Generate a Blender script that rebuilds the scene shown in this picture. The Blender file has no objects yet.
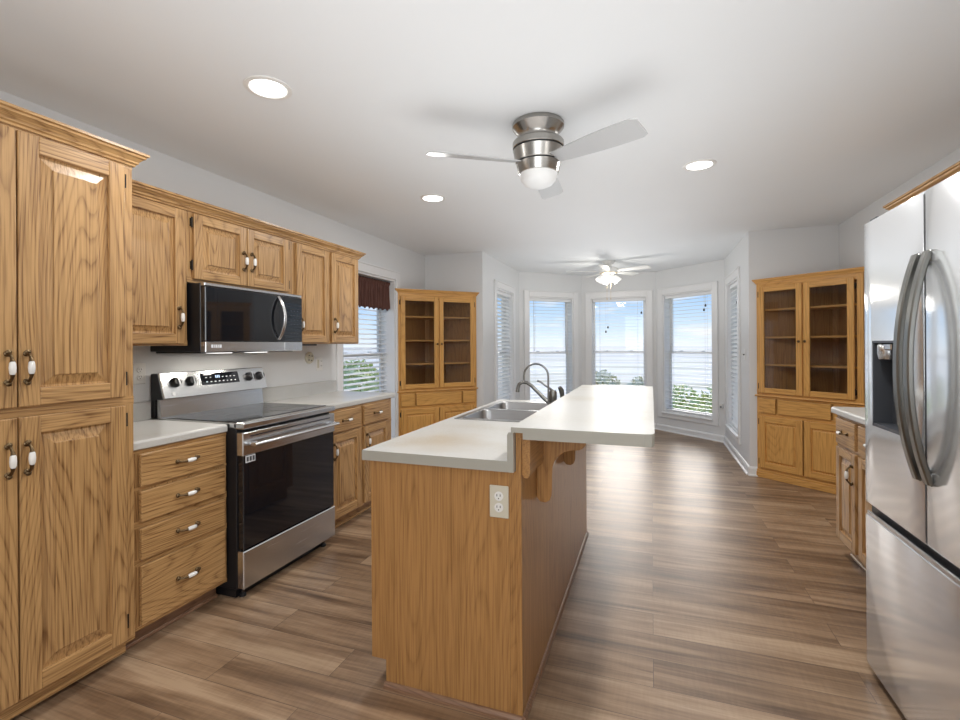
import bpy, bmesh, math, random
from mathutils import Vector, Matrix, noise as mnoise
random.seed(7)
PI = math.pi
scene = bpy.context.scene
COL = scene.collection

# ------------------------------------------------------------------ camera
cam_data = bpy.data.cameras.new('camera')
cam = bpy.data.objects.new('camera', cam_data)
COL.objects.link(cam)
YAW = math.atan((651.41 - 480) / 480.54)
CAM_H = 1.3176
cam.matrix_world = (Matrix.Translation((0, 0, CAM_H)) @ Matrix.Rotation(YAW, 4, 'Z')
                    @ Matrix.Rotation(PI / 2, 4, 'X') @ Matrix.Rotation(-0.0062, 4, 'Z'))
cam_data.sensor_width = 36.0
cam_data.lens = 480.54 / 960 * 36
cam_data.shift_y = -(360 - 345.17) / 960
cam_data.clip_start = 0.05
cam_data.clip_end = 6000
scene.camera = cam

# ------------------------------------------------------------------ view
scene.view_settings.view_transform = 'Standard'
scene.view_settings.look = 'None'
scene.view_settings.gamma = 1
scene.view_settings.use_curve_mapping = False
scene.view_settings.exposure = 0.13
scene.cycles.use_denoising = True
scene.cycles.max_bounces = 10
scene.cycles.diffuse_bounces = 5
scene.cycles.glossy_bounces = 4
scene.cycles.transmission_bounces = 8
scene.cycles.transparent_max_bounces = 12
scene.cycles.sample_clamp_indirect = 4.0
scene.cycles.caustics_reflective = False
scene.cycles.caustics_refractive = False

# ------------------------------------------------------------------ sky
world = bpy.data.worlds.new('World')
scene.world = world
world.use_nodes = True
nt = world.node_tree
nt.nodes.clear()
def wn(t, **k):
    n = nt.nodes.new(t)
    for a, b in k.items():
        setattr(n, a, b)
    return n
tc = wn('ShaderNodeTexCoord')
sep = wn('ShaderNodeSeparateXYZ')
nt.links.new(tc.outputs['Generated'], sep.inputs[0])
ramp = wn('ShaderNodeValToRGB')
els = ramp.color_ramp.elements
els[0].position = 0.0; els[0].color = (0.78, 0.86, 0.95, 1)
els[1].position = 1.0; els[1].color = (0.12, 0.30, 0.72, 1)
e = els.new(0.03); e.color = (0.62, 0.77, 0.93, 1)
e = els.new(0.10); e.color = (0.36, 0.58, 0.90, 1)
e = els.new(0.30); e.color = (0.22, 0.44, 0.84, 1)
nt.links.new(sep.outputs['Z'], ramp.inputs[0])
mp = wn('ShaderNodeMapping')
mp.inputs['Scale'].default_value = (1.6, 1.6, 7.0)
mp.inputs['Location'].default_value = (0.35, 0.0, 0.25)
nt.links.new(tc.outputs['Generated'], mp.inputs[0])
cn = wn('ShaderNodeTexNoise')
cn.inputs['Scale'].default_value = 2.6
cn.inputs['Detail'].default_value = 6
cn.inputs['Roughness'].default_value = 0.55
nt.links.new(mp.outputs[0], cn.inputs['Vector'])
cr = wn('ShaderNodeValToRGB')
cr.color_ramp.elements[0].position = 0.56; cr.color_ramp.elements[0].color = (0, 0, 0, 1)
cr.color_ramp.elements[1].position = 0.70; cr.color_ramp.elements[1].color = (0.8, 0.8, 0.8, 1)
nt.links.new(cn.outputs[0], cr.inputs[0])
mixc = wn('ShaderNodeMix', data_type='RGBA')
mixc.inputs['B'].default_value = (0.95, 0.93, 0.93, 1)
nt.links.new(cr.outputs[0], mixc.inputs['Factor'])
nt.links.new(ramp.outputs[0], mixc.inputs['A'])
bg = wn('ShaderNodeBackground')
bg.inputs['Strength'].default_value = 1.08
nt.links.new(mixc.outputs['Result'], bg.inputs['Color'])
wo = wn('ShaderNodeOutputWorld')
nt.links.new(bg.outputs[0], wo.inputs[0])

# ------------------------------------------------------------------ lights
def light(name, kind, loc, energy, color=(1, 1, 1), rot=(0, 0, 0), **k):
    d = bpy.data.lights.new(name, kind)
    d.energy = energy
    d.color = color
    for a, b in k.items():
        setattr(d, a, b)
    o = bpy.data.objects.new(name, d)
    o.location = loc
    o.rotation_euler = rot
    COL.objects.link(o)
    return o
sun = light('sun', 'SUN', (0, 30, 12), 3.6, (1, 0.93, 0.84), angle=0.7)
sun.rotation_euler = Vector((0.05, -1.0, -0.46)).to_track_quat('-Z', 'Y').to_euler()
# added fill: a panel behind the camera and two unseen uplights for the ceiling
light('rear_fill', 'AREA', (0.35, -2.1, 1.6), 50, (0.95, 0.975, 1), (PI / 2, 0, 0), shape='RECTANGLE', size=2.5, size_y=1.5)
light('ceiling_fill', 'AREA', (-0.40, 1.0, 1.40), 24, (0.92, 0.96, 1), (PI, 0, 0), shape='RECTANGLE', size=2.0, size_y=4.4)
light('ceiling_fill', 'AREA', (-0.45, 5.2, 1.38), 15, (0.92, 0.96, 1), (PI, 0, 0), shape='RECTANGLE', size=1.7, size_y=3.4)

# ------------------------------------------------------------------ materials
def new_mat(name):
    m = bpy.data.materials.new(name)
    m.use_nodes = True
    n = m.node_tree
    b = n.nodes['Principled BSDF']
    return m, n, b
def simple(name, col, rough=0.5, metal=0.0, spec=0.5, **k):
    m, n, b = new_mat(name)
    b.inputs['Base Color'].default_value = (*col, 1)
    b.inputs['Roughness'].default_value = rough
    b.inputs['Metallic'].default_value = metal
    b.inputs['Specular IOR Level'].default_value = spec
    for a, v in k.items():
        b.inputs[a.replace('_', ' ')].default_value = v
    return m
def N(n, t, **k):
    x = n.nodes.new(t)
    for a, b in k.items():
        setattr(x, a, b)
    return x
def ramp_node(n, stops):
    r = N(n, 'ShaderNodeValToRGB')
    e = r.color_ramp.elements
    e[0].position, e[0].color = stops[0][0], (*stops[0][1], 1)
    e[1].position, e[1].color = stops[-1][0], (*stops[-1][1], 1)
    for p, c in stops[1:-1]:
        q = e.new(p); q.color = (*c, 1)
    return r
def painted(name, col, rough=0.6, bump=0.04, scale=260):
    m, n, b = new_mat(name)
    b.inputs['Roughness'].default_value = rough
    t = N(n, 'ShaderNodeTexCoord')
    no = N(n, 'ShaderNodeTexNoise'); no.inputs['Scale'].default_value = 1.3; no.inputs['Detail'].default_value = 3
    n.links.new(t.outputs['Object'], no.inputs['Vector'])
    r = ramp_node(n, [(0.3, tuple(c * 0.985 for c in col)), (0.7, col)])
    n.links.new(no.outputs[0], r.inputs[0])
    n.links.new(r.outputs[0], b.inputs['Base Color'])
    n2 = N(n, 'ShaderNodeTexNoise'); n2.inputs['Scale'].default_value = scale; n2.inputs['Detail'].default_value = 2
    n.links.new(t.outputs['Object'], n2.inputs['Vector'])
    bp = N(n, 'ShaderNodeBump'); bp.inputs['Strength'].default_value = bump; bp.inputs['Distance'].default_value = 0.002
    n.links.new(n2.outputs[0], bp.inputs['Height'])
    n.links.new(bp.outputs[0], b.inputs['Normal'])
    return m
def oak(name, axis, light_c, dark_c, rough=0.36, ring=25.0, cath=0.40):
    """oak: grain runs along axis ('x','y' or 'z') of the object's own space"""
    m, n, b = new_mat(name)
    b.inputs['Roughness'].default_value = rough
    b.inputs['Specular IOR Level'].default_value = 0.45
    b.inputs['Coat Weight'].default_value = 0.25
    b.inputs['Coat Roughness'].default_value = 0.18
    L = n.links.new
    t = N(n, 'ShaderNodeTexCoord')
    oi = N(n, 'ShaderNodeObjectInfo')
    mul = N(n, 'ShaderNodeVectorMath', operation='SCALE')
    cmb = N(n, 'ShaderNodeCombineXYZ')
    for i, v in enumerate((7.0, 3.0, 5.0)):
        mm = N(n, 'ShaderNodeMath', operation='MULTIPLY'); mm.inputs[1].default_value = v
        L(oi.outputs['Random'], mm.inputs[0]); L(mm.outputs[0], cmb.inputs[i])
    add = N(n, 'ShaderNodeVectorMath', operation='ADD')
    at = N(n, 'ShaderNodeAttribute'); at.attribute_name = 'board'
    cb2 = N(n, 'ShaderNodeCombineXYZ')
    for i, v in enumerate((2.3, 3.1, 1.7)):
        mm = N(n, 'ShaderNodeMath', operation='MULTIPLY'); mm.inputs[1].default_value = v
        L(at.outputs['Fac'], mm.inputs[0]); L(mm.outputs[0], cb2.inputs[i])
    ad0 = N(n, 'ShaderNodeVectorMath', operation='ADD')
    L(cmb.outputs[0], ad0.inputs[0]); L(cb2.outputs[0], ad0.inputs[1])
    L(t.outputs['Object'], add.inputs[0]); L(ad0.outputs[0], add.inputs[1])
    def stretched(along, across):
        mpn = N(n, 'ShaderNodeMapping')
        s = [across] * 3
        s['xyz'.index(axis)] = along
        mpn.inputs['Scale'].default_value = s
        L(add.outputs[0], mpn.inputs[0])
        return mpn
    m1 = stretched(0.36, 3.4)
    n1 = N(n, 'ShaderNodeTexNoise'); n1.inputs['Scale'].default_value = 1.0; n1.inputs['Detail'].default_value = 1.5
    n1.inputs['Roughness'].default_value = 0.4
    L(m1.outputs[0], n1.inputs['Vector'])
    # contour lines of a stretched noise read as plain-sawn cathedral grain
    k = N(n, 'ShaderNodeMath', operation='MULTIPLY'); k.inputs[1].default_value = ring * 2.2
    L(n1.outputs[0], k.inputs[0])
    m1b = stretched(2.0, 60.0)
    n1b = N(n, 'ShaderNodeTexNoise'); n1b.inputs['Scale'].default_value = 1.0; n1b.inputs['Detail'].default_value = 2
    L(m1b.outputs[0], n1b.inputs['Vector'])
    k2 = N(n, 'ShaderNodeMath', operation='MULTIPLY_ADD'); k2.inputs[1].default_value = 0.35
    L(n1b.outputs[0], k2.inputs[0]); L(k.outputs[0], k2.inputs[2])
    fr = N(n, 'ShaderNodeMath', operation='FRACT'); L(k2.outputs[0], fr.inputs[0])
    rr = ramp_node(n, [(0.0, (1, 1, 1)), (0.08, (0.35, 0.35, 0.35)), (0.30, (0, 0, 0)), (0.72, (0.12, 0.12, 0.12)), (1.0, (1, 1, 1))])
    L(fr.outputs[0], rr.inputs[0])
    # fine pores
    m2 = stretched(4.0, 190.0)
    n2 = N(n, 'ShaderNodeTexNoise'); n2.inputs['Scale'].default_value = 1.0; n2.inputs['Detail'].default_value = 3
    L(m2.outputs[0], n2.inputs['Vector'])
    r2 = ramp_node(n, [(0.44, (0, 0, 0)), (0.62, (1, 1, 1))])
    L(n2.outputs[0], r2.inputs[0])
    # broad tone
    m3 = stretched(0.9, 5.0)
    n3 = N(n, 'ShaderNodeTexNoise'); n3.inputs['Scale'].default_value = 1.0; n3.inputs['Detail'].default_value = 2
    L(m3.outputs[0], n3.inputs['Vector'])
    mixa = N(n, 'ShaderNodeMath', operation='MULTIPLY'); mixa.inputs[1].default_value = cath
    L(rr.outputs[0], mixa.inputs[0])
    mixb = N(n, 'ShaderNodeMath', operation='MULTIPLY_ADD'); mixb.inputs[1].default_value = 0.42
    L(r2.outputs[0], mixb.inputs[0]); L(mixa.outputs[0], mixb.inputs[2])
    mixd = N(n, 'ShaderNodeMath', operation='MULTIPLY_ADD'); mixd.inputs[1].default_value = 0.35
    L(n3.outputs[0], mixd.inputs[0]); L(mixb.outputs[0], mixd.inputs[2])
    mid = tuple((a * 0.6 + c * 0.4) for a, c in zip(light_c, dark_c))
    rc = ramp_node(n, [(0.05, light_c), (0.5, mid), (1.0, dark_c)])
    L(mixd.outputs[0], rc.inputs[0])
    L(rc.outputs[0], b.inputs['Base Color'])
    bp = N(n, 'ShaderNodeBump'); bp.inputs['Strength'].default_value = 0.12; bp.inputs['Distance'].default_value = 0.001
    L(mixb.outputs[0], bp.inputs['Height']); bp.invert = True
    L(bp.outputs[0], b.inputs['Normal'])
    return m
def brushed(name, col, rough, axis, streak=0.06, dark=0.93):
    m, n, b = new_mat(name)
    b.inputs['Metallic'].default_value = 1
    L = n.links.new
    t = N(n, 'ShaderNodeTexCoord')
    mpn = N(n, 'ShaderNodeMapping')
    s = [500.0] * 3; s['xyz'.index(axis)] = 3.0
    mpn.inputs['Scale'].default_value = s
    L(t.outputs['Object'], mpn.inputs[0])
    no = N(n, 'ShaderNodeTexNoise'); no.inputs['Scale'].default_value = 1; no.inputs['Detail'].default_value = 2
    L(mpn.outputs[0], no.inputs['Vector'])
    r = ramp_node(n, [(0.3, tuple(c * dark for c in col)), (0.7, col)])
    L(no.outputs[0], r.inputs[0]); L(r.outputs[0], b.inputs['Base Color'])
    mr = N(n, 'ShaderNodeMapRange'); mr.inputs['To Min'].default_value = rough - streak / 2; mr.inputs['To Max'].default_value = rough + streak
    L(no.outputs[0], mr.inputs['Value']); L(mr.outputs[0], b.inputs['Roughness'])
    return m

M = {}
M['wall'] = painted('wall_paint', (0.745, 0.75, 0.75))
M['ceiling'] = painted('ceiling_paint', (0.845, 0.865, 0.875), rough=0.8, bump=0.02)
M['trim'] = painted('white_trim_paint', (0.80, 0.80, 0.80), rough=0.35, bump=0.0)
def oakset(tag, lc, dc, **k):
    for a in 'xyz':
        M[tag + a] = oak('oak_%s_%s' % (tag, a), a, lc, dc, **k)
oakset('a', (0.56, 0.335, 0.14), (0.17, 0.076, 0.024))           # kitchen cabinets
oakset('g', (0.76, 0.42, 0.125), (0.36, 0.16, 0.035), ring=20.0, cath=0.24)             # golden china cabinets
oakset('i', (0.47, 0.245, 0.085), (0.22, 0.10, 0.03), ring=20.0, cath=0.30)   # island veneer
M['dark_gap'] = simple('dark_gap', (0.02, 0.018, 0.016), 0.8)
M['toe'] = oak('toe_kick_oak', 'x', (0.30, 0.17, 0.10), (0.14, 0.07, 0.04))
M['brass'] = simple('antique_brass', (0.16, 0.11, 0.06), 0.38, 1.0)
M['porcelain'] = simple('porcelain', (0.86, 0.85, 0.82), 0.12)
M['black_iron'] = simple('black_hinge_metal', (0.03, 0.025, 0.02), 0.5, 0.6)
M['steel'] = brushed('stainless_steel', (0.66, 0.67, 0.68), 0.24, 'x')
M['steel_door'] = brushed('stainless_door_panel', (0.90, 0.92, 0.94), 0.13, 'x', 0.02, 0.985)
M['steel_door'].node_tree.nodes['Principled BSDF'].inputs['Metallic'].default_value = 0.78
M['steel_handle'] = brushed('dark_steel_handle', (0.23, 0.23, 0.215), 0.28, 'z')
M['nickel'] = brushed('brushed_nickel', (0.40, 0.385, 0.36), 0.24, 'z')
M['faucet'] = simple('faucet_nickel', (0.22, 0.215, 0.20), 0.28, 1.0)
M['sink'] = brushed('sink_steel', (0.40, 0.40, 0.405), 0.30, 'x')
M['black_glass'] = simple('black_glass', (0.008, 0.009, 0.012), 0.04, spec=0.6)
M['black'] = simple('black_enamel', (0.012, 0.012, 0.014), 0.35)
M['dark_grey'] = simple('dark_grey_plastic', (0.06, 0.065, 0.075), 0.35)
M['white_plastic'] = simple('white_plastic', (0.80, 0.79, 0.76), 0.35)
M['ivory_plastic'] = simple('ivory_plastic', (0.62, 0.58, 0.47), 0.4)
M['slot'] = simple('outlet_slot', (0.03, 0.03, 0.03), 0.6)
M['blind'] = simple('white_blind', (0.82, 0.83, 0.84), 0.45)
M['cord'] = simple('cord_grey', (0.55, 0.55, 0.55), 0.6)
M['tassel'] = simple('cord_tassel_wood', (0.05, 0.045, 0.04), 0.6)
M['print_white'] = simple('printed_white', (0.75, 0.76, 0.78), 0.5)
M['blade_grey'] = simple('fan_blade_silver', (0.46, 0.46, 0.46), 0.35, 0.3)
M['white_gloss'] = simple('fan_white', (0.82, 0.81, 0.78), 0.3)
M['gold_trim'] = simple('fan_gold_trim', (0.75, 0.6, 0.38), 0.3, 1.0)
def emis(name, col, s, base=(0.9, 0.9, 0.9)):
    m, n, b = new_mat(name)
    b.inputs['Base Color'].default_value = (*base, 1)
    b.inputs['Emission Color'].default_value = (*col, 1)
    b.inputs['Emission Strength'].default_value = s
    return m
M['lamp'] = emis('lamp_diffuser', (1, 0.98, 0.95), 3.5)
M['shade_glow'] = emis('lit_glass_shade', (1, 0.95, 0.86), 0.35)
M['opal'] = simple('opal_glass_unlit', (0.74, 0.74, 0.73), 0.3)
M['led'] = emis('display_digits', (0.55, 0.72, 1.0), 1.2, (0.1, 0.1, 0.1))
def glass(name, tint=(1, 1, 1), refl=0.10):
    m, n, b = new_mat(name)
    n.nodes.remove(b)
    out = n.nodes['Material Output']
    tr = N(n, 'ShaderNodeBsdfTransparent'); tr.inputs[0].default_value = (*tint, 1)
    gl = N(n, 'ShaderNodeBsdfGlossy'); gl.inputs['Roughness'].default_value = 0.02
    fz = N(n, 'ShaderNodeFresnel'); fz.inputs['IOR'].default_value = 1.45
    mx = N(n, 'ShaderNodeMixShader')
    ge = N(n, 'ShaderNodeNewGeometry')
    inv = N(n, 'ShaderNodeMath', operation='SUBTRACT'); inv.inputs[0].default_value = 1.0
    n.links.new(ge.outputs['Backfacing'], inv.inputs[1])
    fm = N(n, 'ShaderNodeMath', operation='MULTIPLY')
    n.links.new(fz.outputs[0], fm.inputs[0]); n.links.new(inv.outputs[0], fm.inputs[1])
    n.links.new(fm.outputs[0], mx.inputs[0]); n.links.new(tr.outputs[0], mx.inputs[1]); n.links.new(gl.outputs[0], mx.inputs[2])
    n.links.new(mx.outputs[0], out.inputs[0])
    return m
M['glass'] = glass('window_glass')
M['cab_glass'] = glass('cabinet_glass', (0.86, 0.86, 0.86))

def floor_mat():
    m, n, b = new_mat('wood_plank_floor')
    L = n.links.new
    t = N(n, 'ShaderNodeTexCoord')
    br = N(n, 'ShaderNodeTexBrick')
    br.offset = 0.37; br.squash = 1.0
    br.inputs['Scale'].default_value = 1.0
    br.inputs['Brick Width'].default_value = 1.22
    br.inputs['Row Height'].default_value = 0.178
    br.inputs['Mortar Size'].default_value = 0.0011
    br.inputs['Mortar Smooth'].default_value = 0.3
    br.inputs['Bias'].default_value = 0.0
    br.inputs['Color1'].default_value = (0, 0, 0, 1)
    br.inputs['Color2'].default_value = (1, 1, 1, 1)
    br.inputs['Mortar'].default_value = (0.5, 0.5, 0.5, 1)
    L(t.outputs['Object'], br.inputs['Vector'])
    # per-plank offset of the grain
    sc_ = N(n, 'ShaderNodeVectorMath', operation='SCALE'); sc_.inputs['Scale'].default_value = 9.0
    L(br.outputs['Color'], sc_.inputs[0])
    ad = N(n, 'ShaderNodeVectorMath', operation='ADD')
    L(t.outputs['Object'], ad.inputs[0]); L(sc_.outputs[0], ad.inputs[1])
    def st(x, y):
        q = N(n, 'ShaderNodeMapping'); q.inputs['Scale'].default_value = (x, y, 1); L(ad.outputs[0], q.inputs[0]); return q
    a = st(1.1, 13); n1 = N(n, 'ShaderNodeTexNoise'); n1.inputs['Scale'].default_value = 1; n1.inputs['Detail'].default_value = 4
    n1.inputs['Distortion'].default_value = 0.6
    L(a.outputs[0], n1.inputs['Vector'])
    c = st(5, 110); n2 = N(n, 'ShaderNodeTexNoise'); n2.inputs['Scale'].default_value = 1; n2.inputs['Detail'].default_value = 3
    L(c.outputs[0], n2.inputs['Vector'])
    d = st(90, 9); n3 = N(n, 'ShaderNodeTexNoise'); n3.inputs['Scale'].default_value = 1; n3.inputs['Detail'].default_value = 2
    L(d.outputs[0], n3.inputs['Vector'])
    s1 = N(n, 'ShaderNodeMath', operation='MULTIPLY'); s1.inputs[1].default_value = 0.95; L(n1.outputs[0], s1.inputs[0])
    s2 = N(n, 'ShaderNodeMath', operation='MULTIPLY_ADD'); s2.inputs[1].default_value = 0.30; L(n2.outputs[0], s2.inputs[0]); L(s1.outputs[0], s2.inputs[2])
    s3 = N(n, 'ShaderNodeMath', operation='MULTIPLY_ADD'); s3.inputs[1].default_value = 0.10; L(n3.outputs[0], s3.inputs[0]); L(s2.outputs[0], s3.inputs[2])
    s4 = N(n, 'ShaderNodeMath', operation='MULTIPLY_ADD'); s4.inputs[1].default_value = 0.16
    L(br.outputs['Color'], s4.inputs[0]); L(s3.outputs[0], s4.inputs[2])
    r = ramp_node(n, [(0.50, (0.10, 0.055, 0.030)), (0.66, (0.20, 0.122, 0.069)), (0.82, (0.32, 0.208, 0.125)), (0.98, (0.46, 0.325, 0.21))])
    L(s4.outputs[0], r.inputs[0])
    mx = N(n, 'ShaderNodeMix', data_type='RGBA'); mx.inputs['B'].default_value = (0.07, 0.045, 0.03, 1)
    L(br.outputs['Fac'], mx.inputs['Factor']); L(r.outputs[0], mx.inputs['A'])
    L(mx.outputs['Result'], b.inputs['Base Color'])
    b.inputs['Roughness'].default_value = 0.38
    b.inputs['Specular IOR Level'].default_value = 0.8
    bp = N(n, 'ShaderNodeBump'); bp.inputs['Strength'].default_value = 0.12; bp.inputs['Distance'].default_value = 0.001
    L(s3.outputs[0], bp.inputs['Height']); L(bp.outputs[0], b.inputs['Normal'])
    return m
M['floor'] = floor_mat()
def laminate(name='laminate_countertop', stain=None):
    m, n, b = new_mat(name)
    L = n.links.new
    t = N(n, 'ShaderNodeTexCoord')
    n1 = N(n, 'ShaderNodeTexNoise'); n1.inputs['Scale'].default_value = 2.6; n1.inputs['Detail'].default_value = 3
    L(t.outputs['Object'], n1.inputs['Vector'])
    n2 = N(n, 'ShaderNodeTexNoise'); n2.inputs['Scale'].default_value = 90; n2.inputs['Detail'].default_value = 3
    L(t.outputs['Object'], n2.inputs['Vector'])
    s = N(n, 'ShaderNodeMath', operation='MULTIPLY_ADD'); s.inputs[1].default_value = 0.35
    L(n2.outputs[0], s.inputs[0]); L(n1.outputs[0], s.inputs[2])
    r = ramp_node(n, [(0.46, (0.49, 0.465, 0.41)), (0.62, (0.55, 0.54, 0.51)), (0.9, (0.59, 0.585, 0.565))])
    L(s.outputs[0], r.inputs[0]); L(r.outputs[0], b.inputs['Base Color'])
    if stain:       # a brownish worn smudge on the island top
        sb = N(n, 'ShaderNodeVectorMath', operation='SUBTRACT'); sb.inputs[1].default_value = stain
        L(t.outputs['Object'], sb.inputs[0])
        n3 = N(n, 'ShaderNodeTexNoise'); n3.inputs['Scale'].default_value = 9; n3.inputs['Detail'].default_value = 3
        L(t.outputs['Object'], n3.inputs['Vector'])
        ln = N(n, 'ShaderNodeVectorMath', operation='LENGTH'); L(sb.outputs[0], ln.inputs[0])
        ma = N(n, 'ShaderNodeMath', operation='MULTIPLY_ADD'); ma.inputs[1].default_value = 0.22
        L(n3.outputs[0], ma.inputs[0]); L(ln.outputs['Value'], ma.inputs[2])
        mr = N(n, 'ShaderNodeMapRange'); mr.inputs['From Min'].default_value = 0.10; mr.inputs['From Max'].default_value = 0.34
        mr.inputs['To Min'].default_value = 0.55; mr.inputs['To Max'].default_value = 0.0
        L(ma.outputs[0], mr.inputs['Value'])
        mx = N(n, 'ShaderNodeMix', data_type='RGBA'); mx.inputs['B'].default_value = (0.44, 0.33, 0.20, 1)
        L(mr.outputs[0], mx.inputs['Factor']); L(r.outputs[0], mx.inputs['A']); L(mx.outputs['Result'], b.inputs['Base Color'])
    b.inputs['Roughness'].default_value = 0.33
    return m
M['laminate'] = laminate()
M['laminate_worn'] = laminate('worn_laminate_countertop', (-0.83, 1.86, 0.914))
M['laminate_edge_shaded'] = simple('laminate_edge_shaded', (0.40, 0.385, 0.335), 0.4)  # darker copy of the laminate, with the shade on the edges painted in
def leafmat(name, c1, c2):
    m, n, b = new_mat(name)
    t = N(n, 'ShaderNodeTexCoord')
    n1 = N(n, 'ShaderNodeTexNoise'); n1.inputs['Scale'].default_value = 3
    n.links.new(t.outputs['Object'], n1.inputs['Vector'])
    r = ramp_node(n, [(0.35, c1), (0.65, c2)])
    n.links.new(n1.outputs[0], r.inputs[0]); n.links.new(r.outputs[0], b.inputs['Base Color'])
    b.inputs['Roughness'].default_value = 0.6
    return m
M['leaf'] = leafmat('bush_leaves', (0.45, 0.58, 0.20), (0.80, 0.80, 0.42))
M['leaf2'] = leafmat('pale_bush_leaves', (0.62, 0.62, 0.40), (0.90, 0.84, 0.62))
M['curtain'] = simple('brown_valance_fabric', (0.11, 0.045, 0.033), 0.85)

# ------------------------------------------------------------------ mesh builder
class MB:
    def __init__(s):
        s.bm = bmesh.new()
        s.lay = s.bm.faces.layers.float.new('board')
        s.bid = 0.0
    def board(s):
        s.bid += 0.618
    def _merge(s, tmp, m):
        n0 = len(s.bm.faces)
        s._merge2(tmp, m)
        s.board()
        s.bm.faces.ensure_lookup_table()
        for i in range(n0, len(s.bm.faces)):
            s.bm.faces[i][s.lay] = s.bid
    def _merge2(s, tmp, m):
        for f in tmp.faces:
            f.material_index = m
        me = bpy.data.meshes.new('t'); tmp.to_mesh(me); tmp.free()
        s.bm.from_mesh(me)
        bpy.data.meshes.remove(me)
    def box(s, x0, x1, y0, y1, z0, z1, m=0, bev=0.0, seg=1):
        t = bmesh.new()
        bmesh.ops.create_cube(t, size=1)
        sx, sy, sz = x1 - x0, y1 - y0, z1 - z0
        for v in t.verts:
            v.co = Vector((x0 + (v.co.x + .5) * sx, y0 + (v.co.y + .5) * sy, z0 + (v.co.z + .5) * sz))
        if bev > 0:
            bmesh.ops.bevel(t, geom=t.edges[:], offset=min(bev, abs(sx) * .45, abs(sy) * .45, abs(sz) * .45), segments=seg, affect='EDGES', profile=0.5)
        s._merge(t, m)
        return s
    def poly(s, pts, m=0):
        f = s.bm.faces.new([s.bm.verts.new(p) for p in pts]); f.material_index = m; f[s.lay] = s.bid
        return s
    def prism(s, pts2, axis, a0, a1, m=0, bev=0.0):
        """pts2 polygon in the two other axes (cyclic order kept), extruded along axis"""
        def P(u, v, a):
            return {'x': (a, u, v), 'y': (u, a, v), 'z': (u, v, a)}[axis]
        t = bmesh.new()
        A = [t.verts.new(P(u, v, a0)) for u, v in pts2]
        B = [t.verts.new(P(u, v, a1)) for u, v in pts2]
        t.faces.new(A); t.faces.new(B[::-1])
        k = len(pts2)
        for i in range(k):
            t.faces.new([A[i], B[i], B[(i + 1) % k], A[(i + 1) % k]])
        bmesh.ops.recalc_face_normals(t, faces=t.faces[:])
        if bev > 0:
            bmesh.ops.bevel(t, geom=[e for e in t.edges if e.calc_face_angle(0) > 0.5], offset=bev, segments=1, affect='EDGES')
        s._merge(t, m)
        return s
    def lathe(s, prof, c=(0, 0, 0), seg=24, m=0, rot=None, cap=True):
        t = bmesh.new()
        rings = []
        for r, z in prof:
            rings.append([t.verts.new((max(r, 1e-4) * math.cos(2 * PI * i / seg), max(r, 1e-4) * math.sin(2 * PI * i / seg), z)) for i in range(seg)])
        for a, b in zip(rings, rings[1:]):
            for i in range(seg):
                t.faces.new([a[i], a[(i + 1) % seg], b[(i + 1) % seg], b[i]])
        if cap:
            t.faces.new(rings[0][::-1]); t.faces.new(rings[-1])
        bmesh.ops.recalc_face_normals(t, faces=t.faces[:])
        mt = Matrix.Translation(c)
        if rot is not None:
            mt = mt @ rot
        bmesh.ops.transform(t, matrix=mt, verts=t.verts[:])
        s._merge(t, m)
        return s
    def tube(s, pts, r, seg=10, m=0, flat=None):
        """sweep; r number or list; flat=(a,b, up) for an elliptical strap"""
        t = bmesh.new()
        pts = [Vector(p) for p in pts]
        rr = r if isinstance(r, (list, tuple)) else [r] * len(pts)
        prev = None
        rings = []
        for i, p in enumerate(pts):
            d = (pts[min(i + 1, len(pts) - 1)] - pts[max(i - 1, 0)]).normalized()
            if prev is None:
                up = Vector((0, 0, 1)) if abs(d.z) < 0.9 else Vector((1, 0, 0))
                if flat: up = Vector(flat[2])
            else:
                up = prev
            side = d.cross(up).normalized(); up2 = side.cross(d).normalized(); prev = up2
            a, b = (flat[0], flat[1]) if flat else (1, 1)
            rings.append([t.verts.new(p + (side * math.cos(2 * PI * k / seg) * a + up2 * math.sin(2 * PI * k / seg) * b) * rr[i]) for k in range(seg)])
        for a, b in zip(rings, rings[1:]):
            for i in range(seg):
                t.faces.new([a[i], a[(i + 1) % seg], b[(i + 1) % seg], b[i]])
        t.faces.new(rings[0][::-1]); t.faces.new(rings[-1])
        bmesh.ops.recalc_face_normals(t, faces=t.faces[:])
        s._merge(t, m)
        return s
    def build(s, name, mats, parent=None, smooth=35, loc=None):
        bmesh.ops.recalc_face_normals(s.bm, faces=s.bm.faces[:])
        me = bpy.data.meshes.new(name)
        s.bm.to_mesh(me); s.bm.free()
        if not isinstance(mats, (list, tuple)):
            mats = [mats]
        for x in mats:
            me.materials.append(M[x] if isinstance(x, str) else x)
        if smooth:
            me.shade_smooth()
            me.set_sharp_from_angle(angle=math.radians(smooth))
        o = bpy.data.objects.new(name, me)
        COL.objects.link(o)
        if parent is not None:
            o.parent = parent
        if loc:
            o.location = loc
        return o
def thing(name, label, cat, loc=(0, 0, 0), rz=0.0, group=None):
    o = bpy.data.objects.new(name, None)
    o.empty_display_size = 0.1
    COL.objects.link(o)
    o.location = loc; o.rotation_euler = (0, 0, rz)
    o['label'] = label; o['category'] = cat
    if group: o['group'] = group
    return o
def tag(o, label, cat, group=None, kind=None):
    o['label'] = label; o['category'] = cat
    if group: o['group'] = group
    if kind: o['kind'] = kind
    return o
def struct(o):
    o['kind'] = 'structure'
    return o
def structE(name, loc=(0, 0, 0), rz=0.0):
    o = bpy.data.objects.new(name, None); COL.objects.link(o)
    o.location = loc; o.rotation_euler = (0, 0, rz); o['kind'] = 'structure'
    return o

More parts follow.
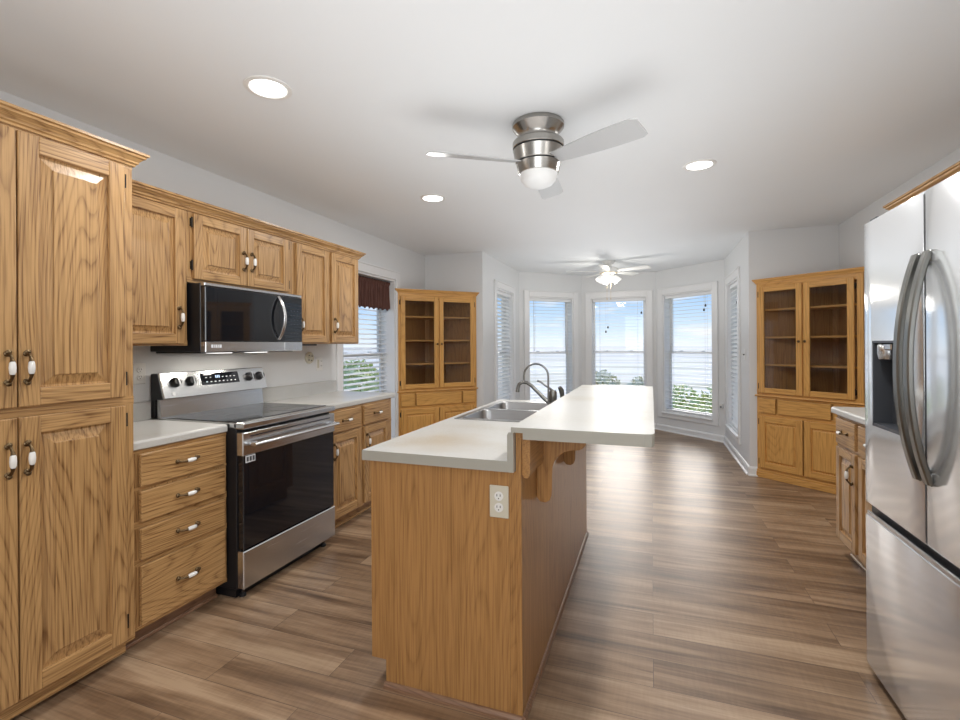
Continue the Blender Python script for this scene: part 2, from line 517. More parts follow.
# ------------------------------------------------------------------ room shell
H = 2.44
LW, RW = -2.66, 1.68          # left and right wall planes
BY = 5.43                     # kitchen's far wall
NY = -2.4                     # wall behind the camera
OUT = [(LW, NY), (LW, BY), (-1.9, BY), (-1.9, 7.12), (-1.07, 7.93), (0.07, 7.93), (0.92, 7.12), (0.92, BY), (RW, BY), (RW, NY)]
def slab(name, z0, z1, mat, grow=0.0):
    cx, cy = -0.5, 2.5
    pts = OUT
    if grow:
        pts = [(x + (grow if x > cx else -grow), y + (grow if y > cy else -grow)) for x, y in OUT]
        pts[2] = (-1.9 - grow, BY + grow); pts[7] = (0.92 + grow, BY + grow)
    b = MB(); b.prism(pts, 'z', z0, z1)
    return struct(b.build(name, mat, smooth=None))
slab('floor', -0.06, 0, 'floor', 0.2)
slab('ceiling', H, H + 0.15, 'ceiling', 0.6)  # oversized slab: unseen overhang added to keep the sun out

TH = 0.2
def wall(name, P, Q, openings=(), ext=(0, 0), th=TH):
    """inner face at local y=0, outwards +y; openings (s0,s1,z0,z1)"""
    P = Vector(P); Q = Vector(Q)
    d = Q - P; W = d.length; rz = math.atan2(d.y, d.x)
    b = MB()
    s = -ext[0]
    for (a, c, z0, z1) in sorted(openings):
        b.box(s, a, 0, th, 0, H)
        if z0 > 0: b.box(a, c, 0, th, 0, z0)
        b.box(a, c, 0, th, z1, H)
        s = c
    b.box(s, W + ext[1], 0, th, 0, H)
    o = b.build(name, 'wall', smooth=None)
    o.location = (P.x, P.y, 0); o.rotation_euler = (0, 0, rz)
    return struct(o), rz, W
ZW0, ZW1 = 0.29, 2.065
WIN = {}
wall('wall_left', OUT[0], OUT[1], [(3.70 - NY, 4.68 - NY, 0.29, 2.04)])
wall('wall_far_left', OUT[1], OUT[2], ext=(0, 0))
_, r2, _ = wall('wall_bay_left', OUT[2], OUT[3], [(5.95 - BY, 6.75 - BY, ZW0, ZW1)], ext=(-0.2, 0), th=0.16)
_, r3, W3 = wall('wall_bay_far_left', OUT[3], OUT[4], [(0.165, 0.995, ZW0, ZW1)], th=0.16)
_, r4, W4 = wall('wall_bay_back', OUT[4], OUT[5], [(0.15, 1.005, ZW0, ZW1)], th=0.16)
_, r5, W5 = wall('wall_bay_far_right', OUT[5], OUT[6], [(0.135, 0.995, ZW0, ZW1)], th=0.16)
_, r6, _ = wall('wall_bay_right', OUT[6], OUT[7], [(7.12 - 6.83, 7.12 - 6.01, ZW0, ZW1)], ext=(0, -0.2), th=0.16)
wall('wall_far_right', OUT[7], OUT[8])
wall('wall_right', OUT[8], OUT[9])
wall('wall_near', OUT[9], OUT[0])

# baseboards of the bay
def baseboard(name, P, Q, a=0.0, c=0.0):
    P = Vector(P); Q = Vector(Q); d = Q - P; W = d.length
    b = MB()
    b.prism([(0, 0), (-0.016, 0), (-0.016, 0.07), (-0.008, 0.085), (0, 0.09)], 'x', a, W - c)
    b.prism([(-0.016, 0), (-0.030, 0), (-0.028, 0.010), (-0.016, 0.018)], 'x', a, W - c)
    o = b.build(name, 'trim', smooth=None)
    o.location = (P.x, P.y, 0); o.rotation_euler = (0, 0, math.atan2(d.y, d.x))
    return struct(o)
for i, nm in ((2, 'baseboard_bay_left'), (3, 'baseboard_bay_far_left'), (4, 'baseboard_bay_back'), (5, 'baseboard_bay_far_right'), (6, 'baseboard_bay_right')):
    baseboard(nm, OUT[i], OUT[i + 1], 0.01, 0.01)
baseboard('baseboard_left', (LW, 4.08), (LW, 4.70))
baseboard('baseboard_far_right', (0.905, BY), (1.0, BY))

def window(n, P, rz, s0, s1, z0, z1, depth, th, cas=0.085, wide_sill=True):
    """sash window in a wall opening; local frame of the wall"""
    e = structE('window_%d' % n, (P[0], P[1], 0), rz)
    b = MB()       # casing on the room side
    t = 0.02
    b.box(s0 - cas, s0, -t, 0.0, z0 - cas, z1 + cas, bev=0.004)
    b.box(s1, s1 + cas, -t, 0.0, z0 - cas, z1 + cas, bev=0.004)
    b.box(s0, s1, -t, 0.0, z1, z1 + cas, bev=0.004)
    b.box(s0, s1, -t, 0.0, z0 - cas, z0, bev=0.004)
    b.box(s0 - cas - 0.006, s1 + cas + 0.006, -t - 0.008, 0.0, z1 + cas - 0.004, z1 + cas + 0.012, bev=0.003)
    b.box(s0 - 0.01, s1 + 0.01, -t - 0.022, -t + 0.002, z0 - 0.022, z0, bev=0.004)
    b.build('window_casing', 'trim', e, smooth=None)
    b = MB()       # jamb lining
    j = 0.018
    b.box(s0, s0 + j, 0, th, z0, z1); b.box(s1 - j, s1, 0, th, z0, z1)
    b.box(s0 + j, s1 - j, 0, th, z1 - j, z1); b.box(s0 + j, s1 - j, 0, th, z0, z0 + j)
    b.build('window_jamb', 'trim', e, smooth=None)
    zm = 1.19 if depth < 0.14 else 1.225
    b = MB()
    f = 0.036
    a0, a1 = s0 + j, s1 - j
    for (za, zb, y) in ((zm - 0.018, z1 - j, depth + 0.024), (z0 + j, zm + 0.018, depth)):
        b.box(a0, a0 + f, y, y + 0.022, za, zb); b.box(a1 - f, a1, y, y + 0.022, za, zb)
        b.box(a0 + f, a1 - f, y, y + 0.022, zb - f, zb); b.box(a0 + f, a1 - f, y, y + 0.022, za, za + f)
    for q in (0.27, 0.73):
        x = a0 + (a1 - a0) * q
        b.box(x - 0.025, x + 0.025, depth - 0.006, depth + 0.012, zm + 0.018, zm + 0.03)
    b.build('window_sash', 'trim', e, smooth=None)
    b = MB()
    b.box(a0 + f, a1 - f, depth + 0.034, depth + 0.037, zm, z1 - j - f)
    b.box(a0 + f, a1 - f, depth + 0.010, depth + 0.013, z0 + j + f, zm)
    b.build('window_pane', 'glass', e, smooth=None)
    return e
def blind(P, rz, s0, s1, z0, z1, y, label, tassels=(), tilt=0.0, pitch=0.052, wand=None):
    e = thing('window_blind', label, 'window blind', (P[0], P[1], 0), rz, 'horizontal slat window blinds')
    s0 += 0.024; s1 -= 0.024
    b = MB(); b.box(s0, s1, y - 0.026, y + 0.026, z1 - 0.062, z1 - 0.02, bev=0.003)
    b.build('headrail', 'blind', e, smooth=None)
    b = MB()
    z = z1 - 0.10
    w = 0.024
    while z > z0 + 0.06:
        c, s = math.cos(tilt) * w, math.sin(tilt) * w
        t_ = 0.0014
        b.prism([(y - c, z - s - t_), (y, z + 0.002 - t_), (y + c, z + s - t_), (y + c, z + s + t_), (y, z + 0.002 + t_), (y - c, z - s + t_)], 'x', s0, s1)
        z -= pitch
    b.build('slats', 'blind', e, smooth=None)
    b = MB(); b.box(s0, s1, y - 0.024, y + 0.024, z0 + 0.022, z0 + 0.042, bev=0.004)
    b.build('bottom_rail', 'blind', e, smooth=None)
    b = MB()
    for q in (0.14, 0.86):
        x = s0 + (s1 - s0) * q
        for yy in (y - 0.025, y + 0.025):
            b.box(x - 0.001, x + 0.001, yy - 0.0007, yy + 0.0007, z0 + 0.04, z1 - 0.06)
    b.build('ladder_cord', 'cord', e, smooth=None)
    if wand:
        x = s0 + (s1 - s0) * wand[0]
        b = MB(); b.tube([(x, y - 0.034, z1 - 0.06), (x, y - 0.036, wand[1])], 0.004, 6)
        b.build('tilt_wand', 'cord', e)
    for q, zt in tassels:
        x = s0 + (s1 - s0) * q
        b = MB(); b.box(x - 0.001, x + 0.001, y - 0.036, y - 0.034, zt, z1 - 0.06)
        b.lathe([(0.004, 0.03), (0.010, 0.022), (0.013, 0.004), (0.010, -0.006)], (x, y - 0.035, zt - 0.02), 10, 1)
        b.build('pull_cord', ['cord', 'tassel'], e)
    return e
wspec = [
    (1, OUT[0], PI / 2, 3.70 - NY, 4.68 - NY, 0.29, 2.04, 0.155, TH),
    (2, OUT[2], r2, 5.95 - BY, 6.75 - BY, ZW0, ZW1, 0.11, 0.16),
    (3, OUT[3], r3, 0.165, 0.995, ZW0, ZW1, 0.11, 0.16),
    (4, OUT[4], r4, 0.15, 1.005, ZW0, ZW1, 0.11, 0.16),
    (5, OUT[5], r5, 0.135, 0.995, ZW0, ZW1, 0.11, 0.16),
    (6, OUT[6], r6, 7.12 - 6.83, 7.12 - 6.01, ZW0, ZW1, 0.11, 0.16)]
for n_, P_, rz_, s0, s1, z0, z1, dp, th_ in wspec:
    window(n_, P_, rz_, s0, s1, z0, z1, dp, th_)
blind(OUT[0], PI / 2, 3.70 - NY, 4.68 - NY, 0.29, 2.04, 0.115, 'white slatted blind in the kitchen window under a brown valance', pitch=0.05, tilt=0.3)
blind(OUT[2], r2, 5.95 - BY, 6.75 - BY, ZW0, ZW1, 0.045, 'white blind on the left side window of the bay, seen edge-on behind the corner', tilt=0.75)
blind(OUT[3], r3, 0.165, 0.995, ZW0, ZW1, 0.045, 'white open blind in the bay window behind the kitchen faucet', wand=(0.10, 1.22))
blind(OUT[4], r4, 0.15, 1.005, ZW0, ZW1, 0.045, 'white open blind in the centre bay window below the small white fan', tassels=((0.30, 1.60), (0.26, 1.53), (0.93, 1.82)))
blind(OUT[5], r5, 0.135, 0.995, ZW0, ZW1, 0.045, 'white open blind in the bay window whose sill shows right of the breakfast bar', tassels=((0.88, 1.86), (0.85, 1.80)))
blind(OUT[6], r6, 7.12 - 6.83, 7.12 - 6.01, ZW0, ZW1, 0.045, 'white blind on the right side window of the bay, beside the light switch', tilt=0.75, tassels=((0.82, 1.80),))

# valance in the kitchen window: pleated cloth on a rod
def valance():
    e = thing('window_valance', 'short ruffled brown fabric valance at the top of the kitchen window', 'curtain', (LW - 0.072, 3.70, 0))
    b = MB(); b.tube([(0, 0.02, 1.985), (0, 0.96, 1.985)], 0.008, 8)
    b.build('curtain_rod', 'white_plastic', e)
    t = MB(); bm = t.bm
    nx, nz = 220, 14
    grid = []
    for i in range(nx + 1):
        row = []
        y = 0.022 + 0.936 * i / nx
        for k in range(nz + 1):
            f = k / nz
            z = 2.012 - f * (0.30 + 0.012 * math.sin(i * 0.31))
            amp = 0.004 + 0.013 * f
            x = math.sin(i * 0.62 + 0.6 * math.sin(i * 0.17)) * amp + 0.004 * math.sin(i * 1.7 + f * 3)
            if f < 0.12: x += 0.012
            row.append(bm.verts.new((x + 0.012, y, z)))
        grid.append(row)
    for i in range(nx):
        for k in range(nz):
            bm.faces.new([grid[i][k], grid[i + 1][k], grid[i + 1][k + 1], grid[i][k + 1]])
    o = t.build('valance_cloth', 'curtain', e, smooth=60)
    md = o.modifiers.new('thickness', 'SOLIDIFY'); md.thickness = 0.002
valance()

# ------------------------------------------------------------------ cabinet pieces (local: x width, y into the wall, z up; face frame at y=0)
def pull(parent, x, z, y=-0.02, vertical=True, name='handle', L_=0.105):
    b = MB()
    def T(p):
        u, w, v = p   # along, out, across
        return (x + (v if vertical else u), y - w, z + (u if vertical else v))
    h = L_ / 2
    for s in (-1, 1):
        rot = Matrix.Rotation(PI / 2, 4, 'X')
        b.lathe([(0.010, 0), (0.010, 0.003), (0.006, 0.006), (0.0045, 0.012)], T((s * h * 0.92, 0, 0)), 10, 0, rot)
        b.tube([T((s * h * 0.92, 0.008, 0)), T((s * h * 0.86, 0.018, 0)), T((s * h * 0.62, 0.027, 0)), T((s * h * 0.40, 0.030, 0))], [0.0052, 0.0045, 0.005, 0.0075], 8)
        b.lathe([(0.002, -0.006), (0.0085, -0.002), (0.0085, 0.002), (0.002, 0.007)], T((s * h * 1.02, 0.009, 0)), 10, 0, rot)
    prof = [(0.0065, -0.42), (0.009, -0.30), (0.0102, 0), (0.009, 0.30), (0.0065, 0.42)]
    pts = [T((h * q, 0.030, 0)) for _, q in prof]
    b.tube(pts, [r for r, _ in prof], 12, 1)
    o = b.build(name, ['brass', 'porcelain'], parent, smooth=50)
    return o
def hinge(parent, x, z):
    b = MB(); b.tube([(x, -0.010, z - 0.028), (x, -0.010, z + 0.028)], 0.0045, 8)
    b.box(x - 0.006, x + 0.006, -0.004, 0.001, z - 0.022, z + 0.022)
    return b.build('hinge', 'black_iron', parent)
def panel_door(parent, x0, x1, z0, z1, fam='a', name='door', t=0.02, fr=0.057, handle=None, hinges=(), bw=0.027):
    b = MB()
    Y0, Y1 = -t, 0.0
    bv = 0.0035
    b.box(x0, x0 + fr, Y0, Y1, z0, z1, 0, bv, 2)
    b.box(x1 - fr, x1, Y0, Y1, z0, z1, 0, bv, 2)
    b.box(x0 + fr - 0.001, x1 - fr + 0.001, Y0, Y1, z0, z0 + fr, 1, bv, 2)
    b.box(x0 + fr - 0.001, x1 - fr + 0.001, Y0, Y1, z1 - fr, z1, 1, bv, 2)
    # raised panel: groove, bevel, field
    ax0, ax1, az0, az1 = x0 + fr - 0.004, x1 - fr + 0.004, z0 + fr - 0.004, z1 - fr + 0.004
    def rect(i, y):
        return [(ax0 + i, y, az0 + i), (ax1 - i, y, az0 + i), (ax1 - i, y, az1 - i), (ax0 + i, y, az1 - i)]
    b.board()
    lv = [rect(0.0, Y0 + 0.001), rect(0.004, Y0 + 0.003), rect(0.005, Y0 + 0.014), rect(0.013, Y0 + 0.015), rect(0.013 + bw, Y0 + 0.0065), rect(0.0135 + bw, Y0 + 0.002), rect(0.017 + bw, Y0 + 0.001)]
    for p, q in zip(lv, lv[1:]):
        for k in range(4):
            b.poly([p[k], p[(k + 1) % 4], q[(k + 1) % 4], q[k]], 0)
    b.poly(lv[-1], 0)
    o = b.build(name, [fam + 'z', fam + 'x'], parent, smooth=None)
    if handle:
        pull(o, handle[0], handle[1], -t)
    for hx, hz in hinges:
        hinge(o, hx, hz)
    return o
def drawer_front(parent, x0, x1, z0, z1, fam='a', handle=True, t=0.02):
    b = MB()
    b.box(x0, x1, -t, 0, z0, z1, 0, 0.004, 2)
    o = b.build('drawer', [fam + 'x'], parent, smooth=None)
    if handle:
        pull(o, (x0 + x1) / 2, (z0 + z1) / 2 + 0.002, -t, False)
    return o
def crown(parent, x0, x1, z, fam='a', s=1.0, ret0=0.0, ret1=0.0, out=0.055, hgt=0.075):
    prof = [(0, 0), (-0.010, 0), (-0.012, 0.010), (-0.020, 0.016), (-0.022, 0.026), (-0.034, 0.040), (-0.044, 0.048), (-0.046, 0.058), (-0.055, 0.062), (-0.055, 0.075), (0.0, 0.075)]
    prof = [(p[0] * out / 0.055, p[1] * hgt / 0.075) for p in prof]
    b = MB()
    bm = b.bm
    # mitred: front run plus optional returns going back
    secs = []
    if ret0: secs.append([Vector((x0 + p[0], ret0, z + p[1])) for p in prof])
    secs.append([Vector((x0 + (p[0] if ret0 else 0), p[0], z + p[1])) for p in prof])
    secs.append([Vector((x1 - (p[0] if ret1 else 0), p[0], z + p[1])) for p in prof])
    if ret1: secs.append([Vector((x1 - p[0], ret1, z + p[1])) for p in prof])
    rings = [[bm.verts.new(v) for v in s_] for s_ in secs]
    for A, B in zip(rings, rings[1:]):
        for i in range(len(prof) - 1):
            bm.faces.new([A[i], A[i + 1], B[i + 1], B[i]])
        bm.faces.new([A[-1], A[0], B[0], B[-1]])
    bm.faces.new(rings[0][::-1]); bm.faces.new(rings[-1])
    return b.build('crown_molding', fam + 'x', parent, smooth=None)
def carcass(parent, W, D, z0, z1, fam='a', name='cabinet_body', toe=None):
    b = MB()
    b.box(0, W, 0, D, z0, z1, 0, 0.0015)
    o = b.build(name, [fam + 'z'], parent, smooth=None)
    return o
def frame_rails(parent, W, rails, stiles, fam='a'):
    """face frame: thin, slightly proud of the carcass, horizontal grain rails"""
    for z0, z1 in rails:
        b = MB(); b.box(0.0, W, -0.0012, 0.004, z0, z1, 0)
        b.build('frame_rail', fam + 'x', parent, smooth=None)
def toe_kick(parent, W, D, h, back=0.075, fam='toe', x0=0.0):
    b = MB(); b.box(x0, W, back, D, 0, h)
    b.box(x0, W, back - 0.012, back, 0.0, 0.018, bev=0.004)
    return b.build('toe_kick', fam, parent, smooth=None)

# ---- pantry, left foreground (face frame X=-2.07, ends y=1.425)
FX = -2.07
c = thing('pantry_cabinet', 'tall oak pantry cabinet with paired doors at the left edge of the photo', 'cabinet', (FX, 0.62, 0), PI / 2)
W = 0.805; D = -LW + FX - 0.002
carcass(c, W, D, 0.095, 2.095)
frame_rails(c, W, [(0.085, 0.105), (1.078, 1.112), (2.068, 2.095)], ())
b = MB(); b.box(0, W - 0.018, 0.028, D, 0.03, 0.097, 0, 0.002); b.build('base_board', 'ax', c, smooth=None)
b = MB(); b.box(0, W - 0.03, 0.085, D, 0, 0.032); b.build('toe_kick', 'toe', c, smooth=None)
xs = (0.035, 0.400, 0.405, 0.763)
for z0, z1, hz in ((1.113, 2.070, 1.25), (0.103, 1.077, 0.936)):
    panel_door(c, xs[0], xs[1], z0, z1, handle=(xs[1] - 0.028, hz), fr=0.062, bw=0.034)
    panel_door(c, xs[2], xs[3], z0, z1, handle=(xs[2] + 0.020, hz), fr=0.062, bw=0.034,
               hinges=((xs[3] + 0.006, z0 + 0.075), (xs[3] + 0.006, z1 - 0.06)))
crown(c, 0, W, 2.083, ret1=0.30, out=0.045, hgt=0.058)

# ---- drawer base between pantry and range
FX2 = -2.092
c = thing('drawer_cabinet', 'oak base cabinet with four stacked drawers between the pantry and the range', 'cabinet', (FX2, 1.428, 0), PI / 2)
W = 0.486; D = -LW + FX2 - 0.002
carcass(c, W, D, 0.095, 0.872); frame_rails(c, W, [(0.095, 0.112), (0.372, 0.40), (0.535, 0.565), (0.70, 0.712), (0.858, 0.872)], ())
for z0, z1 in ((0.714, 0.856), (0.562, 0.694), (0.396, 0.534), (0.116, 0.372)):
    drawer_front(c, 0.03, 0.462, z0, z1)
toe_kick(c, W - 0.0, D, 0.095)

# ---- base cabinet right of the range
c = thing('base_cabinet', 'oak base cabinet with two drawers over two doors beyond the range', 'cabinet', (FX2, 2.695, 0), PI / 2)
W = 0.905
carcass(c, W, D, 0.095, 0.872); frame_rails(c, W, [(0.095, 0.112), (0.68, 0.71), (0.858, 0.872)], ())
for a, e_ in ((0.065, 0.43), (0.475, 0.84)):
    drawer_front(c, a, e_, 0.712, 0.858)
    panel_door(c, a, e_, 0.112, 0.698, handle=(a + 0.028, 0.585))
toe_kick(c, W - 0.01, D, 0.095, fam='ax')

def countertop(name, label, W, D, over, loc, rz, splash=True, ends=(0, 0), sp=(0, None)):
    """laminate worktop with rolled front edge; local y=0 at the back wall, front at -D"""
    e = thing(name, label, 'countertop', loc, rz)
    b = MB()
    pr = [(0, 0.876), (-D + 0.002, 0.876), (-D, 0.880), (-D, 0.904), (-D + 0.004, 0.911), (-D + 0.011, 0.914), (0, 0.914)]
    b.prism(pr, 'x', ends[0], W + ends[1])
    b.build('worktop', 'laminate', e, smooth=None)
    if splash:
        b = MB()
        b.prism([(0, 0.914), (-0.019, 0.914), (-0.019, 1.011), (-0.014, 1.016), (0, 1.016)], 'x', sp[0], sp[1] if sp[1] else W)
        b.build('backsplash', 'laminate', e, smooth=None)
    return e
# local frame rz=PI/2: local x -> +Y, local -y -> +X
countertop('countertop', 'short cream laminate countertop over the four-drawer cabinet', 0.484, 0.578, 0.02, (LW + 0.001, 1.430, 0), PI / 2)
countertop('countertop', 'cream laminate countertop between the range and the kitchen window', 0.955, 0.578, 0.02, (LW + 0.001, 2.692, 0), PI / 2, sp=(0, 0.905))

# ---- wall cabinets left
UX = -2.352
def upper(name, label, y0, y1, z0, doors, ret=None, handles=(), hg=(), z1=2.085):
    c = thing(name, label, 'cabinet', (UX, y0, 0), PI / 2)
    W = y1 - y0; D = -LW + UX - 0.002
    carcass(c, W, D, z0, z1)
    frame_rails(c, W, [(z0, z0 + 0.03), (z1 - 0.035, z1)], ())
    for (a, e_, za, zb, hx, hz, hin) in doors:
        panel_door(c, a - y0, e_ - y0, za, zb, handle=(hx - y0, hz), hinges=[(q - y0, w) for q, w in hin], fr=0.052)
    crown(c, 0, W, 2.052, out=0.05, hgt=0.058, ret1=(0.20 if ret else 0))
    return c
upper('wall_cabinet', 'single-door oak wall cabinet between the pantry and the microwave', 1.428, 1.905, 1.325,
      [(1.445, 1.878, 1.335, 2.045, 1.842, 1.472, ())])
upper('wall_cabinet', 'short two-door oak wall cabinet directly over the microwave', 1.906, 2.70, 1.668,
      [(1.936, 2.296, 1.688, 2.045, 2.268, 1.835, ((1.930, 1.762), (1.930, 1.995))),
       (2.303, 2.660, 1.688, 2.045, 2.330, 1.838, ((2.668, 1.74), (2.668, 2.01)))])
upper('wall_cabinet', 'two-door oak wall cabinet between the microwave and the kitchen window', 2.701, 3.505, 1.335,
      [(2.738, 3.092, 1.345, 2.045, 2.764, 1.470, ()), (3.130, 3.485, 1.345, 2.045, 3.157, 1.478, ())], ret=True)
b = MB(); b.box(-2.40, -2.36, 2.80, 2.98, 1.322, 1.334, bev=0.002)
tag(b.build('under_cabinet_light', 'black'), 'thin black light strip under the wall cabinet nearest the kitchen window', 'light')

# ---- microwave
c = thing('microwave', 'black and stainless over-the-range microwave under the short wall cabinet', 'microwave', (-2.275, 1.922, 0), PI / 2)
W = 0.756; D = -LW - 2.275 - 0.004
b = MB(); b.box(0, W, 0.0, D, 1.292, 1.662, 0, 0.003)
b.box(0.02, W - 0.02, 0.03, D - 0.02, 1.283, 1.293)
b.build('body', 'black', c, smooth=None)
b = MB(); b.box(0, W, -0.032, 0.0, 1.645, 1.664, 0, 0.004); b.build('top_vent_trim', 'steel', c, smooth=None)
b = MB(); b.box(0, 0.585, -0.036, 0.0, 1.348, 1.643, 0, 0.004); b.box(0.075, 0.44, -0.0368, -0.034, 1.385, 1.61, 1)
b.build('door', ['black_glass', 'black_glass'], c, smooth=None)
b = MB(); b.box(0.588, W, -0.034, 0.0, 1.348, 1.643, 0, 0.003)
for r_ in range(6):
    for k_ in range(3):
        b.box(0.645 + k_ * 0.03, 0.655 + k_ * 0.03, -0.0346, -0.033, 1.40 + r_ * 0.03, 1.404 + r_ * 0.03, 1)
b.build('control_panel', ['black_glass', 'dark_grey'], c, smooth=None)
b = MB(); b.box(0, 0.585, -0.036, 0.0, 1.288, 1.347, 0, 0.003); b.box(0.587, W, -0.036, 0.0, 1.288, 1.347, 0, 0.003)
x_ = 0.035
for w_ in (0.012, 0.006, 0.012, 0.006, 0.014):
    b.box(x_, x_ + w_, -0.0368, -0.035, 1.312, 1.330, 1); x_ += w_ + 0.004
b.build('lower_trim', ['steel', 'print_white'], c, smooth=None)
b = MB()
pts = []
for i in range(17):
    q = i / 16
    pts.append((0.535, -0.036 - 0.052 * math.sin(PI * q) ** 0.8, 1.362 + 0.272 * q))
b.tube(pts, 0.010, 10, 0, flat=(1.25, 0.75, (0, 1, 0)))
b.build('handle', 'steel', c, smooth=60)

for x_ in (0.18, 0.46):
    b = MB(); b.box(x_, x_ + 0.12, 0.10, 0.17, 1.280, 1.284)
    b.build('cooktop_lamp', 'lamp', c, smooth=None)
for y_ in (2.162, 2.442):
    light('cooktop_light', 'AREA', (-2.41, y_, 1.276), 0.9, (1, 0.93, 0.82), (0, 0, 0), shape='RECTANGLE', size=0.10, size_y=0.06)

# ---- range
c = thing('range', 'stainless and black freestanding electric range between the left base cabinets', 'range', (-2.03, 1.921, 0), PI / 2)
W = 0.762; D = -LW - 2.03 - 0.01
b = MB(); b.box(0, W, 0, D - 0.03, 0.055, 0.895, 0, 0.002); b.build('body', 'black', c, smooth=None)
b = MB(); b.box(0.02, W - 0.02, 0.03, D - 0.06, 0.0, 0.056)
b.build('base', 'black', c, smooth=None)
for px_ in (0.05, W - 0.05):
    b = MB(); b.lathe([(0.018, 0), (0.018, 0.012), (0.010, 0.02), (0.010, 0.056)], (px_, 0.015, 0), 12); b.build('leveling_foot', 'black', c)
b = MB()
b.box(0.0, W, -0.050, 0.02, 0.888, 0.921, 0, 0.006, 2)
b.box(0.0, 0.012, 0.0, D - 0.06, 0.895, 0.921, 0, 0.002); b.box(W - 0.012, W, 0.0, D - 0.06, 0.895, 0.921, 0, 0.002)
b.build('cooktop_trim', 'steel', c, smooth=None)
b = MB(); b.box(0.012, W - 0.012, 0.012, D - 0.07, 0.897, 0.924, 0, 0.003)
for (x, y, r) in ((0.21, 0.16, 0.10), (0.55, 0.16, 0.12), (0.21, 0.40, 0.075), (0.55, 0.40, 0.085)):
    b.lathe([(r, 0.9240), (r, 0.9244), (r - 0.003, 0.9244), (r - 0.003, 0.9240)], (x, y, 0), 40, 1, cap=False)
b.build('cooktop_glass', ['black_glass', 'dark_grey'], c, smooth=None)
# back guard: riser and slanted control panel
b = MB()
b.prism([(0.548, 0.921), (0.578, 0.921), (0.578, 1.03), (0.560, 1.03)], 'x', 0.006, W - 0.006)
b.build('riser', 'steel', c, smooth=None)
b = MB()
b.prism([(0.515, 1.028), (0.605, 1.028), (0.605, 1.172), (0.560, 1.172)], 'x', 0.0, W, 0, 0.003)
b.build('control_panel', 'steel', c, smooth=None)
b = MB()
b.prism([(0.585, 0.921), (0.618, 0.921), (0.618, 1.165), (0.590, 1.165)], 'x', -0.001, W + 0.001)
b.prism([(0.530, 1.024), (0.61, 1.024), (0.61, 1.168), (0.572, 1.168)], 'x', -0.003, 0.003)
b.build('backguard_shell', 'black', c, smooth=None)
def on_panel(u):     # point on slanted face at height u (0..1)
    return 0.515 + 0.045 * u, 1.028 + 0.144 * u
tiltm = Matrix.Rotation(PI / 2 - math.atan2(0.045, 0.144), 4, 'X')
for x in (0.085, 0.180, 0.62, 0.71):
    y, z = on_panel(0.60)
    b = MB()
    b.lathe([(0.030, 0), (0.030, 0.004), (0.026, 0.008), (0.024, 0.026), (0.021, 0.030)], (x, y, z), 20, 0, tiltm)
    g = Matrix.Translation((x, y, z)) @ tiltm
    t = bmesh.new(); bmesh.ops.create_cube(t, size=1)
    for v in t.verts: v.co = g @ Vector((v.co.x * 0.010, v.co.y * 0.046, 0.031 + v.co.z * 0.012))
    b._merge(t, 1)
    b.build('knob', ['black', 'steel'], c, smooth=50)
def panel_plate(b, x0, x1, u0, u1, m, off=0.002):
    ya, za = on_panel(u0); yb, zb = on_panel(u1)
    n_ = Vector((0, -0.144, 0.045)).normalized() * off
    A = [Vector((x0, ya, za)), Vector((x1, ya, za)), Vector((x1, yb, zb)), Vector((x0, yb, zb))]
    F_ = [b.bm.verts.new(v + n_) for v in A]; G_ = [b.bm.verts.new(v - n_ * 0.2) for v in A]
    f = b.bm.faces.new(F_); f.material_index = m
    for i in range(4):
        f = b.bm.faces.new([F_[i], G_[i], G_[(i + 1) % 4], F_[(i + 1) % 4]]); f.material_index = m
b = MB(); panel_plate(b, 0.255, 0.535, 0.40, 0.88, 0)
for r_ in range(2):
    for k_ in range(8):
        if 2 <= k_ <= 3 and r_ == 1: continue
        panel_plate(b, 0.285 + k_ * 0.03, 0.297 + k_ * 0.03, 0.50 + r_ * 0.18, 0.53 + r_ * 0.18, 1, 0.0026)
for (a_, b_) in ((0.358, 0.364), (0.370, 0.376), (0.382, 0.388)):
    panel_plate(b, a_, b_, 0.66, 0.77, 2, 0.0028)
b.build('display', ['black_glass', 'print_white', 'led'], c, smooth=None)
y, z = on_panel(0.16)
b = MB(); b.lathe([(0.011, 0), (0.011, 0.0022), (0.0095, 0.0026), (0.0095, 0.0022)], (0.062, y, z), 20, 0, tiltm)
b.build('round_badge', 'print_white', c)
# oven door
b = MB()
b.box(0.006, W - 0.006, -0.040, -0.002, 0.262, 0.765, 0, 0.004)
b.build('oven_door', 'black_glass', c, smooth=None)
od = bpy.context.scene.objects['oven_door'] if 'oven_door' in bpy.context.scene.objects else None
b = MB(); b.box(0.0, W, -0.044, -0.002, 0.750, 0.872, 0, 0.004); b.build('door_top_panel', 'steel', od, smooth=None)
b = MB()
b.box(0.05, W - 0.05, -0.046, -0.040, 0.846, 0.851); b.build('door_vent_slots', 'black', od, smooth=None)
b = MB()
b.tube([(0.03, -0.088, 0.810), (0.10, -0.094, 0.812), (W - 0.10, -0.094, 0.812), (W - 0.03, -0.088, 0.810)], 0.012, 12, 0, flat=(1.35, 0.85, (0, 0, 1)))
for x in (0.045, W - 0.045):
    b.box(x - 0.014, x + 0.014, -0.088, -0.042, 0.800, 0.822, 0, 0.004)
b.build('oven_door_handle', 'steel', od, smooth=45)
b = MB(); b.box(0.02, 0.085, -0.0412, -0.0395, 0.712, 0.748, 0)
for k_ in range(3): b.box(0.026 + k_ * 0.02, 0.040 + k_ * 0.02, -0.0418, -0.041, 0.718, 0.742, 1)
b.build('warning_sticker', ['print_white', 'dark_grey'], od, smooth=None)
b = MB(); b.box(0.0, W, -0.044, -0.002, 0.062, 0.256, 0, 0.004)
b.build('storage_drawer', 'steel', c, smooth=None)

